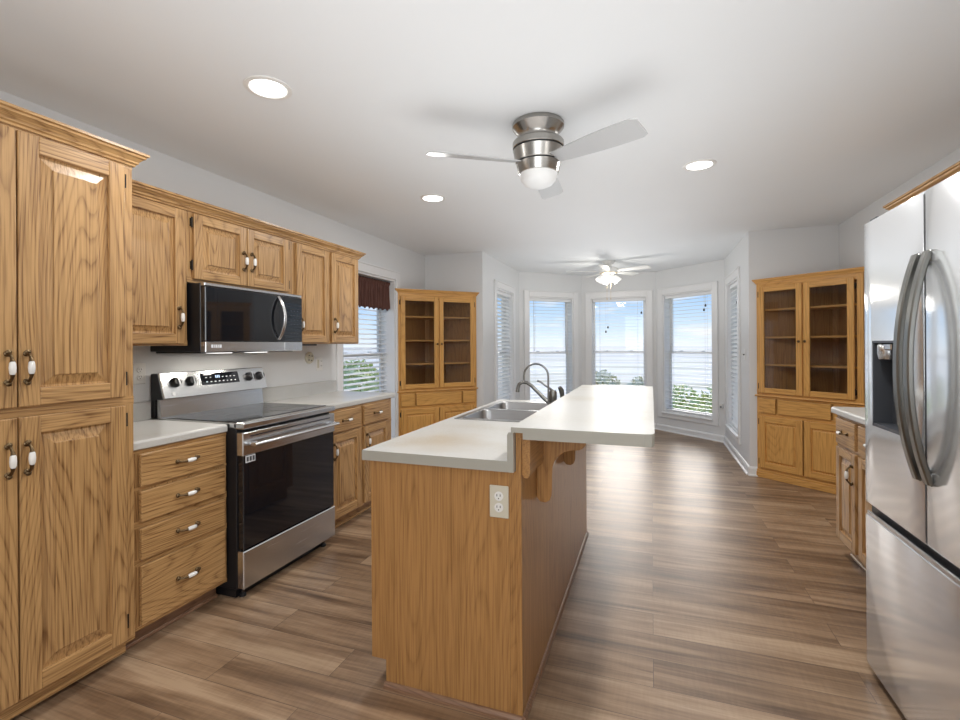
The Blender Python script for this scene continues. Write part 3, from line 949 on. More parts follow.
# ---- outlets and switches
def outlet(name, label, loc, rz, kind='duplex', mat='white_plastic', w=0.07, cat='outlet'):
    """local plate at y=0 facing -y"""
    e = thing(name, label, cat, loc, rz)
    b = MB(); b.box(-w / 2, w / 2, -0.005, 0, -0.057, 0.057, 0, 0.003); b.build('cover_plate', mat, e, smooth=None)
    if kind == 'duplex':
        for dz in (-0.02, 0.02):
            b = MB()
            b.lathe([(0.0165, 0), (0.0165, 0.0075), (0.015, 0.009)], (0, 0, dz), 20, 0, Matrix.Rotation(PI / 2, 4, 'X'))
            for x in (-0.006, 0.006): b.box(x - 0.0012, x + 0.0012, -0.0096, -0.0088, dz + 0.000, dz + 0.008, 1)
            b.lathe([(0.0022, 0), (0.0022, 0.0095)], (0, 0, dz - 0.007), 8, 1, Matrix.Rotation(PI / 2, 4, 'X'))
            b.build('socket', ['white_plastic', 'slot'], e)
    elif kind == 'switch':
        b = MB(); b.box(-0.005, 0.005, -0.017, -0.004, -0.010, 0.004, 0, 0.002)
        b.build('toggle', 'slot' if mat != 'ivory_plastic' else mat, e, smooth=None)
    elif kind == 'both':
        b = MB(); b.box(-0.030, -0.008, -0.009, -0.004, -0.035, 0.035, 0, 0.002); b.build('rocker_switch', 'ivory_plastic', e, smooth=None)
        for dz in (-0.02, 0.02):
            b = MB(); b.box(0.006, 0.034, -0.008, -0.004, dz - 0.014, dz + 0.014, 0, 0.003)
            for x in (0.014, 0.026): b.box(x - 0.0012, x + 0.0012, -0.0088, -0.0078, dz - 0.002, dz + 0.007, 1)
            b.build('socket', ['white_plastic', 'slot'], e, smooth=None)
    return e
outlet('wall_outlet', 'white duplex outlet on the wall above the short countertop', (LW + 0.0005, 1.862, 1.172), PI / 2)
outlet('wall_outlet', 'white switch and outlet plate on the wall beside the kitchen window', (LW + 0.0005, 3.385, 1.168), PI / 2, 'both', w=0.082)
outlet('island_outlet', 'ivory duplex outlet plate on the near end panel of the island', (-0.5105, 1.6245, 0.764), 0, mat='ivory_plastic')
outlet('light_switch', 'small wall switch on the white bay wall right of the side window', (0.9195, 5.656, 1.205), -PI / 2, 'switch', cat='switch')
b = MB(); b.lathe([(0.048, 0), (0.048, 0.012), (0.040, 0.020), (0.036, 0.020), (0.034, 0.014), (0.016, 0.014), (0.012, 0.020)], (0, 0, 0), 28, 0, Matrix.Rotation(PI / 2, 4, 'Y'))
for a in (0.6, 2.2, 3.9, 5.3): b.box(0.010, 0.020, 0.025 * math.cos(a) - 0.004, 0.025 * math.cos(a) + 0.004, 0.025 * math.sin(a) - 0.004, 0.025 * math.sin(a) + 0.004, 1)
o = b.build('round_receptacle', ['ivory_plastic', 'tassel']); o.location = (LW + 0.0005, 3.255, 1.222)
tag(o, 'round beige range receptacle on the wall left of the switch plate', 'outlet')
b = MB(); b.box(-0.02, 0.02, -0.022, 0, -0.03, 0.03, 0, 0.004); b.box(-0.012, 0.012, -0.024, -0.021, -0.02, 0.0, 1)
o = b.build('plug_in_sensor', ['white_plastic', 'dark_grey'], smooth=None); o.location = (0.885, 7.150, 0.48); o.rotation_euler = (0, 0, r5)
tag(o, 'small white plug-in device low on the wall in the bay corner', 'plug-in')

# ------------------------------------------------------------------ island
IX0, IX1, IY0, IY1 = -1.035, -0.43, 1.625, 3.385
c = thing('kitchen_island', 'long oak kitchen island with a plain end panel and curved brackets', 'island', (0, 0, 0))
b = MB()
# end panel profile with toe notch, one body
for (ya, yb) in ((IY0, IY0 + 0.02), (IY1 - 0.02, IY1)):
    b.prism([(IX0, 0.105), (IX0 + 0.062, 0.105), (IX0 + 0.062, 0.0), (IX1 - 0.044, 0.0), (IX1 - 0.044, 0.875), (IX0, 0.875)], 'y', ya, yb)
b.box(IX0, IX0 + 0.02, IY0 + 0.02, IY1 - 0.02, 0.105, 0.875)
b.box(IX0 + 0.062, IX0 + 0.08, IY0 + 0.02, IY1 - 0.02, 0.0, 0.105)
b.box(IX0 + 0.02, IX1 - 0.044, IY0 + 0.02, IY1 - 0.02, 0.105, 0.125)
b.build('island_body', 'iz', c, smooth=None)
b = MB(); b.box(IX1 - 0.0195, IX1, IY0 - 0.001, IY1, 0.0, 0.994, 0, 0.0015); b.box(IX1 - 0.0195, IX1 + 0.0155, IY0 - 0.001, IY1, 0.9935, 1.017, 0)
b.box(IX1 - 0.0435, IX1 - 0.0195, IY0 + 0.001, IY1, 0.0, 0.874)
b.build('back_panel', 'iz', c, smooth=None)
b = MB()
b.prism([(IX1, 0), (IX1 + 0.012, 0), (IX1 + 0.012, 0.012), (IX1 + 0.006, 0.022), (IX1, 0.024)], 'y', IY0 - 0.012, IY1)
b.prism([(IY0 - 0.001, 0), (IY0 - 0.013, 0), (IY0 - 0.013, 0.012), (IY0 - 0.007, 0.022), (IY0 - 0.001, 0.024)], 'x', IX0 + 0.058, IX1 + 0.012)
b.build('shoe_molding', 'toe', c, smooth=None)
b = MB(); r_ = 0.02
b.prism([(IX1 + 0.0005, 0.994), (IX1 + 0.0005, 0.862), (IX1 + 0.006, 0.852), (IX1 + 0.018, 0.850), (IX1 + 0.026, 0.858), (IX1 + 0.028, 0.868), (IX1 + 0.030, 0.994)], 'y', IY0 + 0.012, IY1 - 0.01)
b.build('bar_apron', 'iy', c, smooth=None)
def corbel(y):
    b = MB()
    x0 = IX1 + 0.001
    pr = [(x0, 0.9945), (x0, 0.715), (x0 + 0.012, 0.700), (x0 + 0.034, 0.698), (x0 + 0.050, 0.708), (x0 + 0.058, 0.728), (x0 + 0.060, 0.760)]
    for i in range(1, 10):
        a = PI - (PI / 2) * i / 9
        pr.append((x0 + 0.150 + 0.090 * math.cos(a), 0.820 + 0.090 * math.sin(a)))
    pr += [(x0 + 0.165, 0.912), (x0 + 0.178, 0.918), (x0 + 0.190, 0.932), (x0 + 0.194, 0.952), (x0 + 0.194, 0.9945)]
    b.prism(pr, 'y', y, y + 0.042, 0, 0.002)
    return b.build('corbel', 'iz', c, smooth=None)
for y in (1.86, 2.48, 3.10): corbel(y)
# dishwasher/cupboard side facing the range is out of sight: plain doors
for (a, e_) in ((0.03, 0.43), (0.44, 0.84), (0.85, 1.25), (1.26, 1.70)):
    o = panel_door(c, -e_, -a, 0.14, 0.84, fam='i')
    o.matrix_local = Matrix.Translation((IX0, IY0, 0)) @ Matrix.Rotation(-PI / 2, 4, 'Z')

c2 = thing('island_countertop', 'cream laminate island countertop with coved upstand beside the raised bar', 'countertop', (0, 0, 0))
SX0, SX1, SY0, SY1 = -1.020, -0.545, 2.43, 3.27
b = MB()
cx0, cx1, cy0, cy1 = -1.060, -0.4735, 1.600, 3.41
for (x0, x1, y0, y1) in ((cx0, cx1, cy0, SY0 + 0.02), (cx0, SX0 + 0.02, SY0 + 0.02, SY1 - 0.02), (SX1 - 0.02, cx1, SY0 + 0.02, SY1 - 0.02), (cx0, cx1, SY1 - 0.02, cy1)):
    b.box(x0, x1, y0, y1, 0.876, 0.914)
b.bm.faces.ensure_lookup_table()
for f in b.bm.faces:
    cn_ = f.calc_center_median()
    if abs(cn_.y - cy0) < 1e-4 or abs(cn_.x - cx0) < 1e-4: f.material_index = 1
b.build('worktop', ['laminate_worn', 'laminate_edge_shaded'], c2, smooth=None)
b = MB()
b.prism([(-0.4735, 0.914), (-0.4735, 1.006), (-0.468, 1.015), (-0.4515, 1.015), (-0.4515, 0.876), (-0.4735, 0.876)], 'y', cy0, cy1)
for f in b.bm.faces:
    if abs(f.calc_center_median().y - cy0) < 1e-4: f.material_index = 1
b.build('backsplash', ['laminate', 'laminate_edge_shaded'], c2, smooth=None)
b = MB()
bp_ = [(-0.455, 1.585), (-0.02, 1.585), (0.001, 1.592), (0.008, 1.612), (0.008, 3.40), (-0.455, 3.40)]
b.prism(bp_, 'z', 1.018, 1.036, 0)
bp2 = [(-0.4135, 1.586), (-0.02, 1.586), (0.000, 1.593), (0.007, 1.612), (0.007, 3.399), (-0.4135, 3.399)]
b.prism(bp2, 'z', 0.996, 1.0185, 1)
for f in b.bm.faces:
    if abs(f.normal.z) < 0.5: f.material_index = 1
o = b.build('breakfast_bar_top', ['laminate', 'laminate_edge_shaded'], smooth=None)
tag(o, 'raised cream laminate breakfast bar top on the right of the island', 'countertop')

# sink
c = thing('kitchen_sink', 'stainless double-bowl drop-in sink set in the island countertop', 'sink', (0, 0, 0))
def bowl(b, x0, x1, y0, y1, zt, zb, r=0.05):
    def ring(ins, z, rr):
        P = []
        X0, X1, Y0, Y1 = x0 + ins, x1 - ins, y0 + ins, y1 - ins
        for (cx, cy, a0) in ((X1 - rr, Y1 - rr, 0), (X0 + rr, Y1 - rr, PI / 2), (X0 + rr, Y0 + rr, PI), (X1 - rr, Y0 + rr, 1.5 * PI)):
            for i in range(6):
                a = a0 + PI / 2 * i / 5
                P.append(b.bm.verts.new((cx + rr * math.cos(a), cy + rr * math.sin(a), z)))
        return P
    R = [ring(0, zt, r), ring(0.004, zt - 0.008, r), ring(0.010, zb + 0.03, r), ring(0.022, zb + 0.006, r), ring(0.045, zb, r)]
    for A, B in zip(R, R[1:]):
        for i in range(24): b.bm.faces.new([A[i], A[(i + 1) % 24], B[(i + 1) % 24], B[i]])
    b.bm.faces.new(R[-1])
    return R[0]
my = (SY0 + SY1) / 2
for (y0, y1) in ((SY0 + 0.028, my - 0.014), (my + 0.014, SY1 - 0.028)):
    b = MB(); bowl(b, SX0 + 0.03, SX1 - 0.075, y0, y1, 0.9185, 0.745)
    b.lathe([(0.045, 0.7455), (0.045, 0.748), (0.035, 0.748), (0.03, 0.7456)], ((SX0 + SX1) / 2 - 0.02, (y0 + y1) / 2, 0), 20)
    b.build('bowl', 'sink', c, smooth=45)
b = MB()
zt0, zt1 = 0.9145, 0.919
bx0, bx1 = SX0 + 0.034, SX1 - 0.079
for (x0, x1, y0, y1) in ((SX0, SX1, SY0, SY0 + 0.032), (SX0, SX1, SY1 - 0.032, SY1), (SX0, bx0, SY0 + 0.032, SY1 - 0.032), (bx1, SX1, SY0 + 0.032, SY1 - 0.032), (bx0, bx1, my - 0.018, my + 0.018)):
    b.box(x0, x1, y0, y1, zt0, zt1, 0, 0.0015)
b.build('rim', 'sink', c, smooth=None)

# faucet and filtered-water tap
c = thing('kitchen_faucet', 'brushed nickel single-lever kitchen faucet with angled low spout at the sink', 'faucet', (-0.575, 2.95, 0.919))
b = MB(); b.lathe([(0.030, 0), (0.028, 0.008), (0.022, 0.016), (0.021, 0.05), (0.025, 0.075), (0.024, 0.105), (0.016, 0.118)], (0, 0, 0), 20)
b.build('faucet_body', 'faucet', c)
b = MB()
b.tube([(-0.01, 0, 0.028), (-0.045, 0, 0.055), (-0.10, 0, 0.108), (-0.135, 0, 0.142), (-0.165, 0, 0.160), (-0.195, 0, 0.163), (-0.215, 0, 0.150), (-0.224, 0, 0.125), (-0.226, 0, 0.100)],
       [0.013, 0.013, 0.012, 0.0115, 0.011, 0.011, 0.011, 0.0115, 0.013], 12)
b.build('spout', 'faucet', c, smooth=60)
b = MB(); b.tube([(0.0, 0, 0.112), (-0.02, 0, 0.128), (-0.05, 0, 0.146), (-0.075, 0, 0.166), (-0.098, 0, 0.174)], [0.010, 0.007, 0.0055, 0.006, 0.007], 10)
b.build('lever', 'faucet', c, smooth=60)
c = thing('water_tap', 'thin gooseneck water tap standing beside the kitchen faucet', 'faucet', (-0.565, 2.76, 0.919))
b = MB(); b.lathe([(0.018, 0), (0.017, 0.006), (0.010, 0.012), (0.009, 0.04), (0.006, 0.045)], (0, 0, 0), 16); b.build('tap_base', 'faucet', c)
b = MB(); pts = [(0, 0, 0.03), (0, 0, 0.12), (0, 0, 0.215)]
for i in range(1, 13):
    a = PI * i / 12
    pts.append((-0.0725 + 0.0725 * math.cos(a), 0, 0.215 + 0.0725 * math.sin(a)))
pts.append((-0.145, 0, 0.185))
b.tube(pts, 0.0058, 10); b.build('gooseneck', 'faucet', c, smooth=60)
c = thing('side_sprayer', 'short nickel side sprayer at the back of the sink by the bar', 'sprayer', (-0.545, 3.10, 0.919))
b = MB(); b.lathe([(0.024, 0), (0.022, 0.01), (0.014, 0.03), (0.013, 0.05)], (0, 0, 0), 16); b.build('holder', 'faucet', c)
b = MB(); b.tube([(0, 0, 0.045), (0, 0, 0.075), (-0.004, -0.004, 0.105), (-0.014, -0.014, 0.125)], [0.010, 0.015, 0.017, 0.012], 12); b.build('spray_head', 'faucet', c, smooth=60)

# ------------------------------------------------------------------ china cabinets in the corners
def china(label, P, Q, corner, ls, rs):
    P = Vector(P); Q = Vector(Q); d = Q - P; W = d.length; rz = math.atan2(d.y, d.x)
    c = thing('china_cabinet', label, 'cabinet', (P.x, P.y, 0), rz, None)
    inv = Matrix.Rotation(-rz, 2)
    K = inv @ (Vector(corner) - P)      # wall corner in local space
    # footprint: front (0,0)-(W,0), short returns, then to the room corner
    ins = 0.012
    k1 = (K.x, K.y - 0.03)
    fp = [(0, 0), (W, 0), (W + (K.x - W) * 0.05, K.y * 0.05), (K.x, K.y * 0.965), (K.x * 0.05, K.y * 0.05)]
    fp = [(0.004, 0.001), (W - 0.004, 0.001)] + [(W + (K.x - W) * 0.985 - 0.004, K.y * 0.96), (K.x * 0.99 + 0.004, K.y * 0.96)][:1]
    def tri(y0, s=1.0):   # polygon behind the front plane from depth y0
        f = lambda y: (K.x * y / K.y + 0.006, W + (K.x - W) * y / K.y - 0.006)
        a0, b0 = f(y0); ym = K.y * 0.93; a1, b1 = f(ym)
        return [(a0, y0), (b0, y0), (b1, ym), (a1, ym)]
    b = MB(); b.prism(tri(0.02), 'z', 0.0, 0.79, 0); b.build('lower_body', 'gz', c, smooth=None)
    # upper carcass: two thin side walls along the room walls, top and bottom
    b = MB()
    T0 = tri(0.02); T1 = tri(0.02)
    th = 0.012
    def shell(z0, z1):
        o_ = T0
        i_ = [(T0[0][0] + 0.02, 0.02), (T0[1][0] - 0.02, 0.02), (T0[2][0], T0[2][1] - 0.03), (T0[3][0], T0[3][1] - 0.03)]
        bm = b.bm
        for (A, B, C_, D_) in ((o_[0], o_[3], i_[3], i_[0]), (o_[3], o_[2], i_[2], i_[3]), (o_[2], o_[1], i_[1], i_[2])):
            b.prism([A, B, C_, D_], 'z', z0, z1, 0)
    shell(0.79, 1.90)
    b.prism(tri(0.02), 'z', 1.90, 1.93, 0); b.prism(tri(0.02), 'z', 0.79, 0.805, 0)
    b.build('upper_body', 'iz', c, smooth=None)
    # face frame around the opening
    b = MB()
    s = 0.045
    b.box(0, s, 0, 0.02, 0.0, 1.93, 0); b.box(W - s, W, 0, 0.02, 0.0, 1.93, 0)
    b.box(s, W - s, 0, 0.02, 1.852, 1.93, 1); b.box(s, W - s, 0, 0.02, 0.78, 0.842, 1)
    b.box(s, W - s, 0, 0.02, 0.05, 0.10, 1); b.box(s, W - s, 0, 0.02, 0.60, 0.64, 1)
    mid = (ls + W - rs) / 2
    b.box(mid - 0.022, mid + 0.022, 0, 0.02, 0.842, 1.845, 0)
    b.build('face_frame', ['gz', 'gx'], c, smooth=None)
    b = MB(); b.prism([(0, 0.797), (-0.014, 0.797), (-0.020, 0.803), (-0.014, 0.812), (0, 0.812)], 'x', -0.012, W + 0.012)
    b.build('ledge_molding', 'gx', c, smooth=None)
    b = MB(); b.box(-0.004, W + 0.004, -0.014, 0.02, 0.0, 0.055, 0, 0.003); b.box(-0.002, W + 0.002, -0.009, 0.02, 0.055, 0.078, 0, 0.004)
    b.build('base_molding', 'gx', c, smooth=None)
    crown(c, 0, W, 1.903, fam='g', out=0.030, hgt=0.046, ret0=0.03, ret1=0.03)
    cl, cr_ = ls, W - rs
    mid = (cl + cr_) / 2
    for (a, e_, kx, hx) in ((cl, mid - 0.006, mid - 0.026, cl - 0.006), (mid + 0.006, cr_, mid + 0.026, cr_ + 0.006)):
        b = MB(); fr = 0.052
        z0, z1 = 0.832, 1.872
        b.box(a, a + fr, -0.02, 0, z0, z1, 0, 0.004); b.box(e_ - fr, e_, -0.02, 0, z0, z1, 0, 0.004)
        b.box(a + fr, e_ - fr, -0.02, 0, z0, z0 + fr, 1, 0.004); b.box(a + fr, e_ - fr, -0.02, 0, z1 - fr, z1, 1, 0.004)
        dr = b.build('glass_door', ['gz', 'gx'], c, smooth=None)
        b = MB(); b.box(a + fr - 0.004, e_ - fr + 0.004, -0.009, -0.006, z0 + fr - 0.004, z1 - fr + 0.004); b.build('glass_pane', 'cab_glass', dr, smooth=None)
        b = MB(); b.lathe([(0.006, 0), (0.005, 0.008), (0.011, 0.014), (0.012, 0.020), (0.006, 0.025)], (kx, -0.02, 1.335), 12, 0, Matrix.Rotation(PI / 2, 4, 'X'))
        b.build('knob', 'brass', dr)
        hinge(dr, hx, 0.90); hinge(dr, hx, 1.80)
        o = panel_door(c, a, e_, 0.10, 0.606, fam='g', bw=0.012)
        hinge(o, hx, 0.16); hinge(o, hx, 0.55)
    for (a, e_) in ((cl, cl + 0.155), (cl + 0.177, cr_ - 0.177), (cr_ - 0.155, cr_)):
        drawer_front(c, a, e_, 0.640, 0.778, fam='g', handle=False)
    for z in (1.635, 1.365, 1.098):
        b = MB(); q = tri(0.03)
        q = [(q[0][0] + 0.022, 0.03), (q[1][0] - 0.022, 0.03), (q[2][0], q[2][1] - 0.035), (q[3][0], q[3][1] - 0.035)]
        b.prism(q, 'z', z, z + 0.018); b.build('shelf', 'gx', c, smooth=None)
    return c
china('golden oak corner china cabinet with glass doors left of the bay, beyond the kitchen window', (-2.645, 4.700), (-1.978, 5.415), (LW, BY), 0.034, 0.034)
china('golden oak corner china cabinet with glass doors at the right, beside the refrigerator', (0.985, 5.418), (1.665, 4.845), (RW, BY), 0.028, 0.060)

# ------------------------------------------------------------------ right side: base cabinet, counter, uppers, fridge
RFX = 1.10
c = thing('base_cabinet', 'oak base cabinet with drawers over doors beside the far side of the refrigerator', 'cabinet', (RFX, 3.60, 0), -PI / 2)
W = 1.235; D = RW - RFX - 0.002
carcass(c, W, D, 0.10, 0.872); frame_rails(c, W, [(0.10, 0.112), (0.68, 0.71), (0.858, 0.872)], ())
for (a, e_) in ((0.03, 0.325), (0.37, 0.77), (0.81, 1.21)):
    drawer_front(c, a, e_, 0.700, 0.856)
    panel_door(c, a, e_, 0.115, 0.680, handle=(e_ - 0.028, 0.56), fr=0.052)
toe_kick(c, W, D, 0.10, 0.06, fam='ax', x0=0.04)
countertop('countertop', 'cream laminate countertop at the right beside the refrigerator', 1.265, 0.605, 0.02, (RW - 0.001, 3.63, 0), -PI / 2)
c = thing('wall_cabinet', 'oak wall cabinet with crown molding above and beyond the refrigerator', 'cabinet', (1.36, 3.475, 0), -PI / 2)
D = RW - 1.36 - 0.002
b = MB(); b.box(0, 1.105, 0, D, 1.38, 2.11, 0, 0.0015); b.box(1.105, 2.09, 0, D, 1.84, 2.11, 0, 0.0015); b.build('cabinet_body', 'az', c, smooth=None)
for (a, e_, z0) in ((0.02, 0.555, 1.395), (0.565, 1.095, 1.395), (1.15, 1.60, 1.855), (1.61, 2.07, 1.855)):
    panel_door(c, a, e_, z0, 2.045, handle=(e_ - 0.03, z0 + 0.09), fr=0.05)
crown(c, 0, 2.09, 2.075, out=0.05, hgt=0.058, ret0=0.2)

# refrigerator
c = thing('refrigerator', 'stainless french-door refrigerator with ice dispenser at the right edge', 'refrigerator', (0.81, 2.350, 0), -PI / 2)
W = 0.912
# local: x -> toward camera (-Y), y -> into wall (+X)
b = MB(); b.box(0.004, W - 0.004, 0.075, 0.855, 0.03, 1.775, 0, 0.004); b.build('cabinet_body', 'dark_grey', c, smooth=None)
SPL = 0.455
def fdoor(name, x0, x1, z0, z1, hole=None):
    b = MB()
    if not hole:
        b.box(x0, x1, 0.0, 0.07, z0, z1, 0, 0.005, 2)
    else:
        hx0, hx1, hz0, hz1 = hole
        t = bmesh.new()
        xs_ = [x0, hx0, hx1, x1]; zs = [z0, hz0, hz1, z1]
        g = {}
        for i, x in enumerate(xs_):
            for k, z in enumerate(zs):
                g[i, k] = t.verts.new((x, 0, z)), t.verts.new((x, 0.07, z))
        for i in range(3):
            for k in range(3):
                if (i, k) != (1, 1):
                    t.faces.new([g[i, k][0], g[i + 1, k][0], g[i + 1, k + 1][0], g[i, k + 1][0]])
                t.faces.new([g[i, k][1], g[i, k + 1][1], g[i + 1, k + 1][1], g[i + 1, k][1]])
        for i in range(3):
            t.faces.new([g[i, 0][0], g[i, 0][1], g[i + 1, 0][1], g[i + 1, 0][0]])
            t.faces.new([g[i, 3][0], g[i + 1, 3][0], g[i + 1, 3][1], g[i, 3][1]])
            t.faces.new([g[0, i][0], g[0, i + 1][0], g[0, i + 1][1], g[0, i][1]])
            t.faces.new([g[3, i][0], g[3, i][1], g[3, i + 1][1], g[3, i + 1][0]])
        bmesh.ops.recalc_face_normals(t, faces=t.faces[:])
        es = [e for e in t.edges if all(abs(v.co.y) < 1e-6 for v in e.verts) and
              (all(abs(v.co.x - x0) < 1e-6 for v in e.verts) or all(abs(v.co.x - x1) < 1e-6 for v in e.verts) or all(abs(v.co.z - z0) < 1e-6 for v in e.verts) or all(abs(v.co.z - z1) < 1e-6 for v in e.verts))]
        bmesh.ops.bevel(t, geom=es, offset=0.005, segments=2, affect='EDGES', profile=0.5)
        b._merge(t, 0)
    return b.build(name, 'steel_door', c, smooth=40)
dl = fdoor('door', 0.0, SPL - 0.005, 0.680, 1.795, hole=(0.075, 0.345, 0.996, 1.325))
dr = fdoor('door', SPL + 0.005, W, 0.680, 1.795)
fz = fdoor('freezer_drawer', 0.0, W, 0.032, 0.632)
b = MB(); b.box(0.0, W, 0.022, 0.08, 0.625, 0.684); b.build('recessed_grip', 'black', c, smooth=None)
b = MB(); b.prism([(0.003, 0.6315), (0.003, 0.645), (0.008, 0.647), (0.014, 0.6315)], 'x', 0.01, W - 0.01); b.build('freezer_handle_lip', 'steel', fz, smooth=None)
b = MB(); b.box(0.004, 0.07, 0.10, 0.20, 0.0, 0.031); b.box(W - 0.07, W - 0.004, 0.10, 0.20, 0, 0.031); b.build('foot', 'black', c, smooth=None)
b = MB(); b.box(0.02, W - 0.02, 0.05, 0.07, 0.008, 0.033); b.build('base_grille', 'black', c, smooth=None)
for x in (0.03, W - 0.03):
    b = MB(); b.box(x - 0.028, x + 0.028, 0.02, 0.12, 1.796, 1.812, 0, 0.003); b.build('hinge_cover', 'dark_grey', c, smooth=None)
b = MB(); b.box(SPL - 0.0055, SPL + 0.0055, 0.0015, 0.074, 0.684, 1.785); b.build('door_gap_shade', 'black', c, smooth=None)  # black strip between the doors, painting in the shade of the gap
# dispenser niche
b = MB()
x0, x1, z0, z1 = 0.075, 0.345, 0.996, 1.325
b.box(x0 + 0.001, x0 + 0.008, -0.001, 0.064, z0, z1); b.box(x1 - 0.008, x1 - 0.001, -0.001, 0.064, z0, z1)
b.box(x0, x1, -0.001, 0.064, z1 - 0.008, z1 - 0.001); b.box(x0, x1, -0.001, 0.064, z0 + 0.001, z0 + 0.012)
b.box(x0 + 0.005, x1 - 0.005, 0.060, 0.066, z0 + 0.005, z1 - 0.005)
dn = b.build('dispenser', 'dark_grey', dl, smooth=None)
c_sp = MB(); c_sp.lathe([(0.030, 0), (0.034, 0.02), (0.034, 0.05), (0.028, 0.06)], (0.12, 0.034, z1 - 0.07), 16)
c_sp.box(0.10, 0.20, 0.01, 0.058, z1 - 0.035, z1 - 0.010, 0, 0.004)
c_sp.build('dispenser_nozzle', 'steel', dl)
# curved bar handles
def fhandle(x, lean, par):
    b = MB(); pts = []
    z0, z1 = 0.880, 1.598
    n_ = 28
    for i in range(n_ + 1):
        q = i / n_
        s_ = 1 - abs(2 * q - 1) ** 2.2
        pts.append((x + lean * s_, -0.004 - 0.050 * s_, z0 + (z1 - z0) * q))
    t = bmesh.new(); rings = []
    hw, hd = 0.016, 0.009
    for i, p in enumerate(pts):
        a = Vector(pts[max(i - 1, 0)]); c_ = Vector(pts[min(i + 1, n_)])
        d = (c_ - a).normalized(); side = Vector((1, 0, 0)); nn = side.cross(d).normalized()
        v = Vector(p); e_ = 0.004
        prof = [(-hw, -hd + e_), (-hw + e_, -hd), (hw - e_, -hd), (hw, -hd + e_), (hw, hd - e_), (hw - e_, hd), (-hw + e_, hd), (-hw, hd - e_)]
        rings.append([t.verts.new(v + side * u + nn * w) for u, w in prof])
    for A, B in zip(rings, rings[1:]):
        for k in range(8): t.faces.new([A[k], A[(k + 1) % 8], B[(k + 1) % 8], B[k]])
    t.faces.new(rings[0][::-1]); t.faces.new(rings[-1])
    b._merge(t, 0)
    b.box(x - hw, x + hw, -0.006, 0.001, z0 - 0.006, z0 + 0.03, 0, 0.003); b.box(x - hw, x + hw, -0.006, 0.001, z1 - 0.03, z1 + 0.006, 0, 0.003)
    b.build('door_handle', 'steel_handle', par, smooth=40)
fhandle(SPL - 0.038, 0.0, dl); fhandle(SPL + 0.030, 0.0, dr)

# ------------------------------------------------------------------ ceiling: recessed lights and fans
def recessed(x, y, label, en=9.0):
    e = thing('recessed_light', label, 'ceiling light', (x, y, H), 0, 'recessed ceiling lights')
    b = MB(); b.lathe([(0.098, 0), (0.097, -0.004), (0.080, -0.007), (0.074, -0.003), (0.074, 0)], (0, 0, 0), 40); b.build('trim_ring', 'white_gloss', e)
    b = MB(); b.lathe([(0.075, -0.001), (0.075, -0.004), (0.06, -0.0055)], (0, 0, 0), 40); b.build('diffuser', 'lamp', e)
    light('recessed_lamp', 'AREA', (x, y, H - 0.02), en, (1, 0.985, 0.96), (0, 0, 0), shape='DISK', size=0.14)
RL = 9.0
recessed(-1.560, 1.658, 'round recessed ceiling light nearest the camera, above the pantry')
recessed(-1.560, 3.327, 'small round recessed ceiling light between the wall cabinets and the silver fan')
recessed(0.290, 3.305, 'round recessed ceiling light to the right of the silver fan', 15.0)
recessed(0.290, 1.658, 'added round recessed ceiling light, out of view in front of the refrigerator', 12.0)  # unseen lamp added to brighten the floor on the right

fx, fy = -0.536, 2.402
c = thing('ceiling_fan', 'brushed nickel three-blade ceiling fan close above the island', 'ceiling fan', (fx, fy, H))
b = MB()
b.lathe([(0.127, 0), (0.131, -0.006), (0.131, -0.022), (0.124, -0.030), (0.106, -0.050), (0.096, -0.064), (0.094, -0.078), (0.098, -0.090)], (0, 0, 0), 48)
b.build('canopy', 'nickel', c)
b = MB(); b.lathe([(0.096, -0.088), (0.125, -0.092), (0.130, -0.100), (0.130, -0.126), (0.128, -0.129)], (0, 0, 0), 48)
b.lathe([(0.122, -0.129), (0.122, -0.138)], (0, 0, 0), 48, 1)
b.lathe([(0.128, -0.138), (0.127, -0.142), (0.116, -0.198), (0.114, -0.200)], (0, 0, 0), 48)
b.lathe([(0.106, -0.200), (0.106, -0.207)], (0, 0, 0), 48, 1)
b.lathe([(0.113, -0.207), (0.112, -0.212), (0.101, -0.256), (0.098, -0.258)], (0, 0, 0), 48)
b.build('motor_housing', ['nickel', 'slot'], c, smooth=30)
b = MB(); b.lathe([(0.098, -0.256), (0.096, -0.262), (0.088, -0.288), (0.070, -0.308), (0.040, -0.322), (0.001, -0.326)], (0, 0, 0), 40)
b.build('light_bowl', 'opal', c, smooth=60)
def blade_bm(r0, r1, w0, w1, t=0.006, n_=18):
    b = MB(); bm = b.bm
    top, bot = [], []
    for i in range(n_ + 1):
        q = i / n_
        x = r0 + (r1 - r0) * q
        w = w0 + (w1 - w0) * math.sin(min(q * 1.25, 1) * PI / 2)
        if q > 0.93: w *= 1 - 0.22 * ((q - 0.93) / 0.07) ** 2
        top.append((x, w)); 
    def P(x, y, z): return bm.verts.new((x, y, z))
    U = [[P(x, -w, t / 2), P(x, w * 0.86, t / 2)] for x, w in top]; Dn = [[P(x, -w, -t / 2), P(x, w * 0.86, -t / 2)] for x, w in top]
    for i in range(n_):
        bm.faces.new([U[i][0], U[i + 1][0], U[i + 1][1], U[i][1]]); bm.faces.new([Dn[i][0], Dn[i][1], Dn[i + 1][1], Dn[i + 1][0]])
        bm.faces.new([U[i][0], Dn[i][0], Dn[i + 1][0], U[i + 1][0]]); bm.faces.new([U[i][1], U[i + 1][1], Dn[i + 1][1], Dn[i][1]])
    bm.faces.new([U[0][0], U[0][1], Dn[0][1], Dn[0][0]]); bm.faces.new([U[-1][0], Dn[-1][0], Dn[-1][1], U[-1][1]])
    return b
first = None
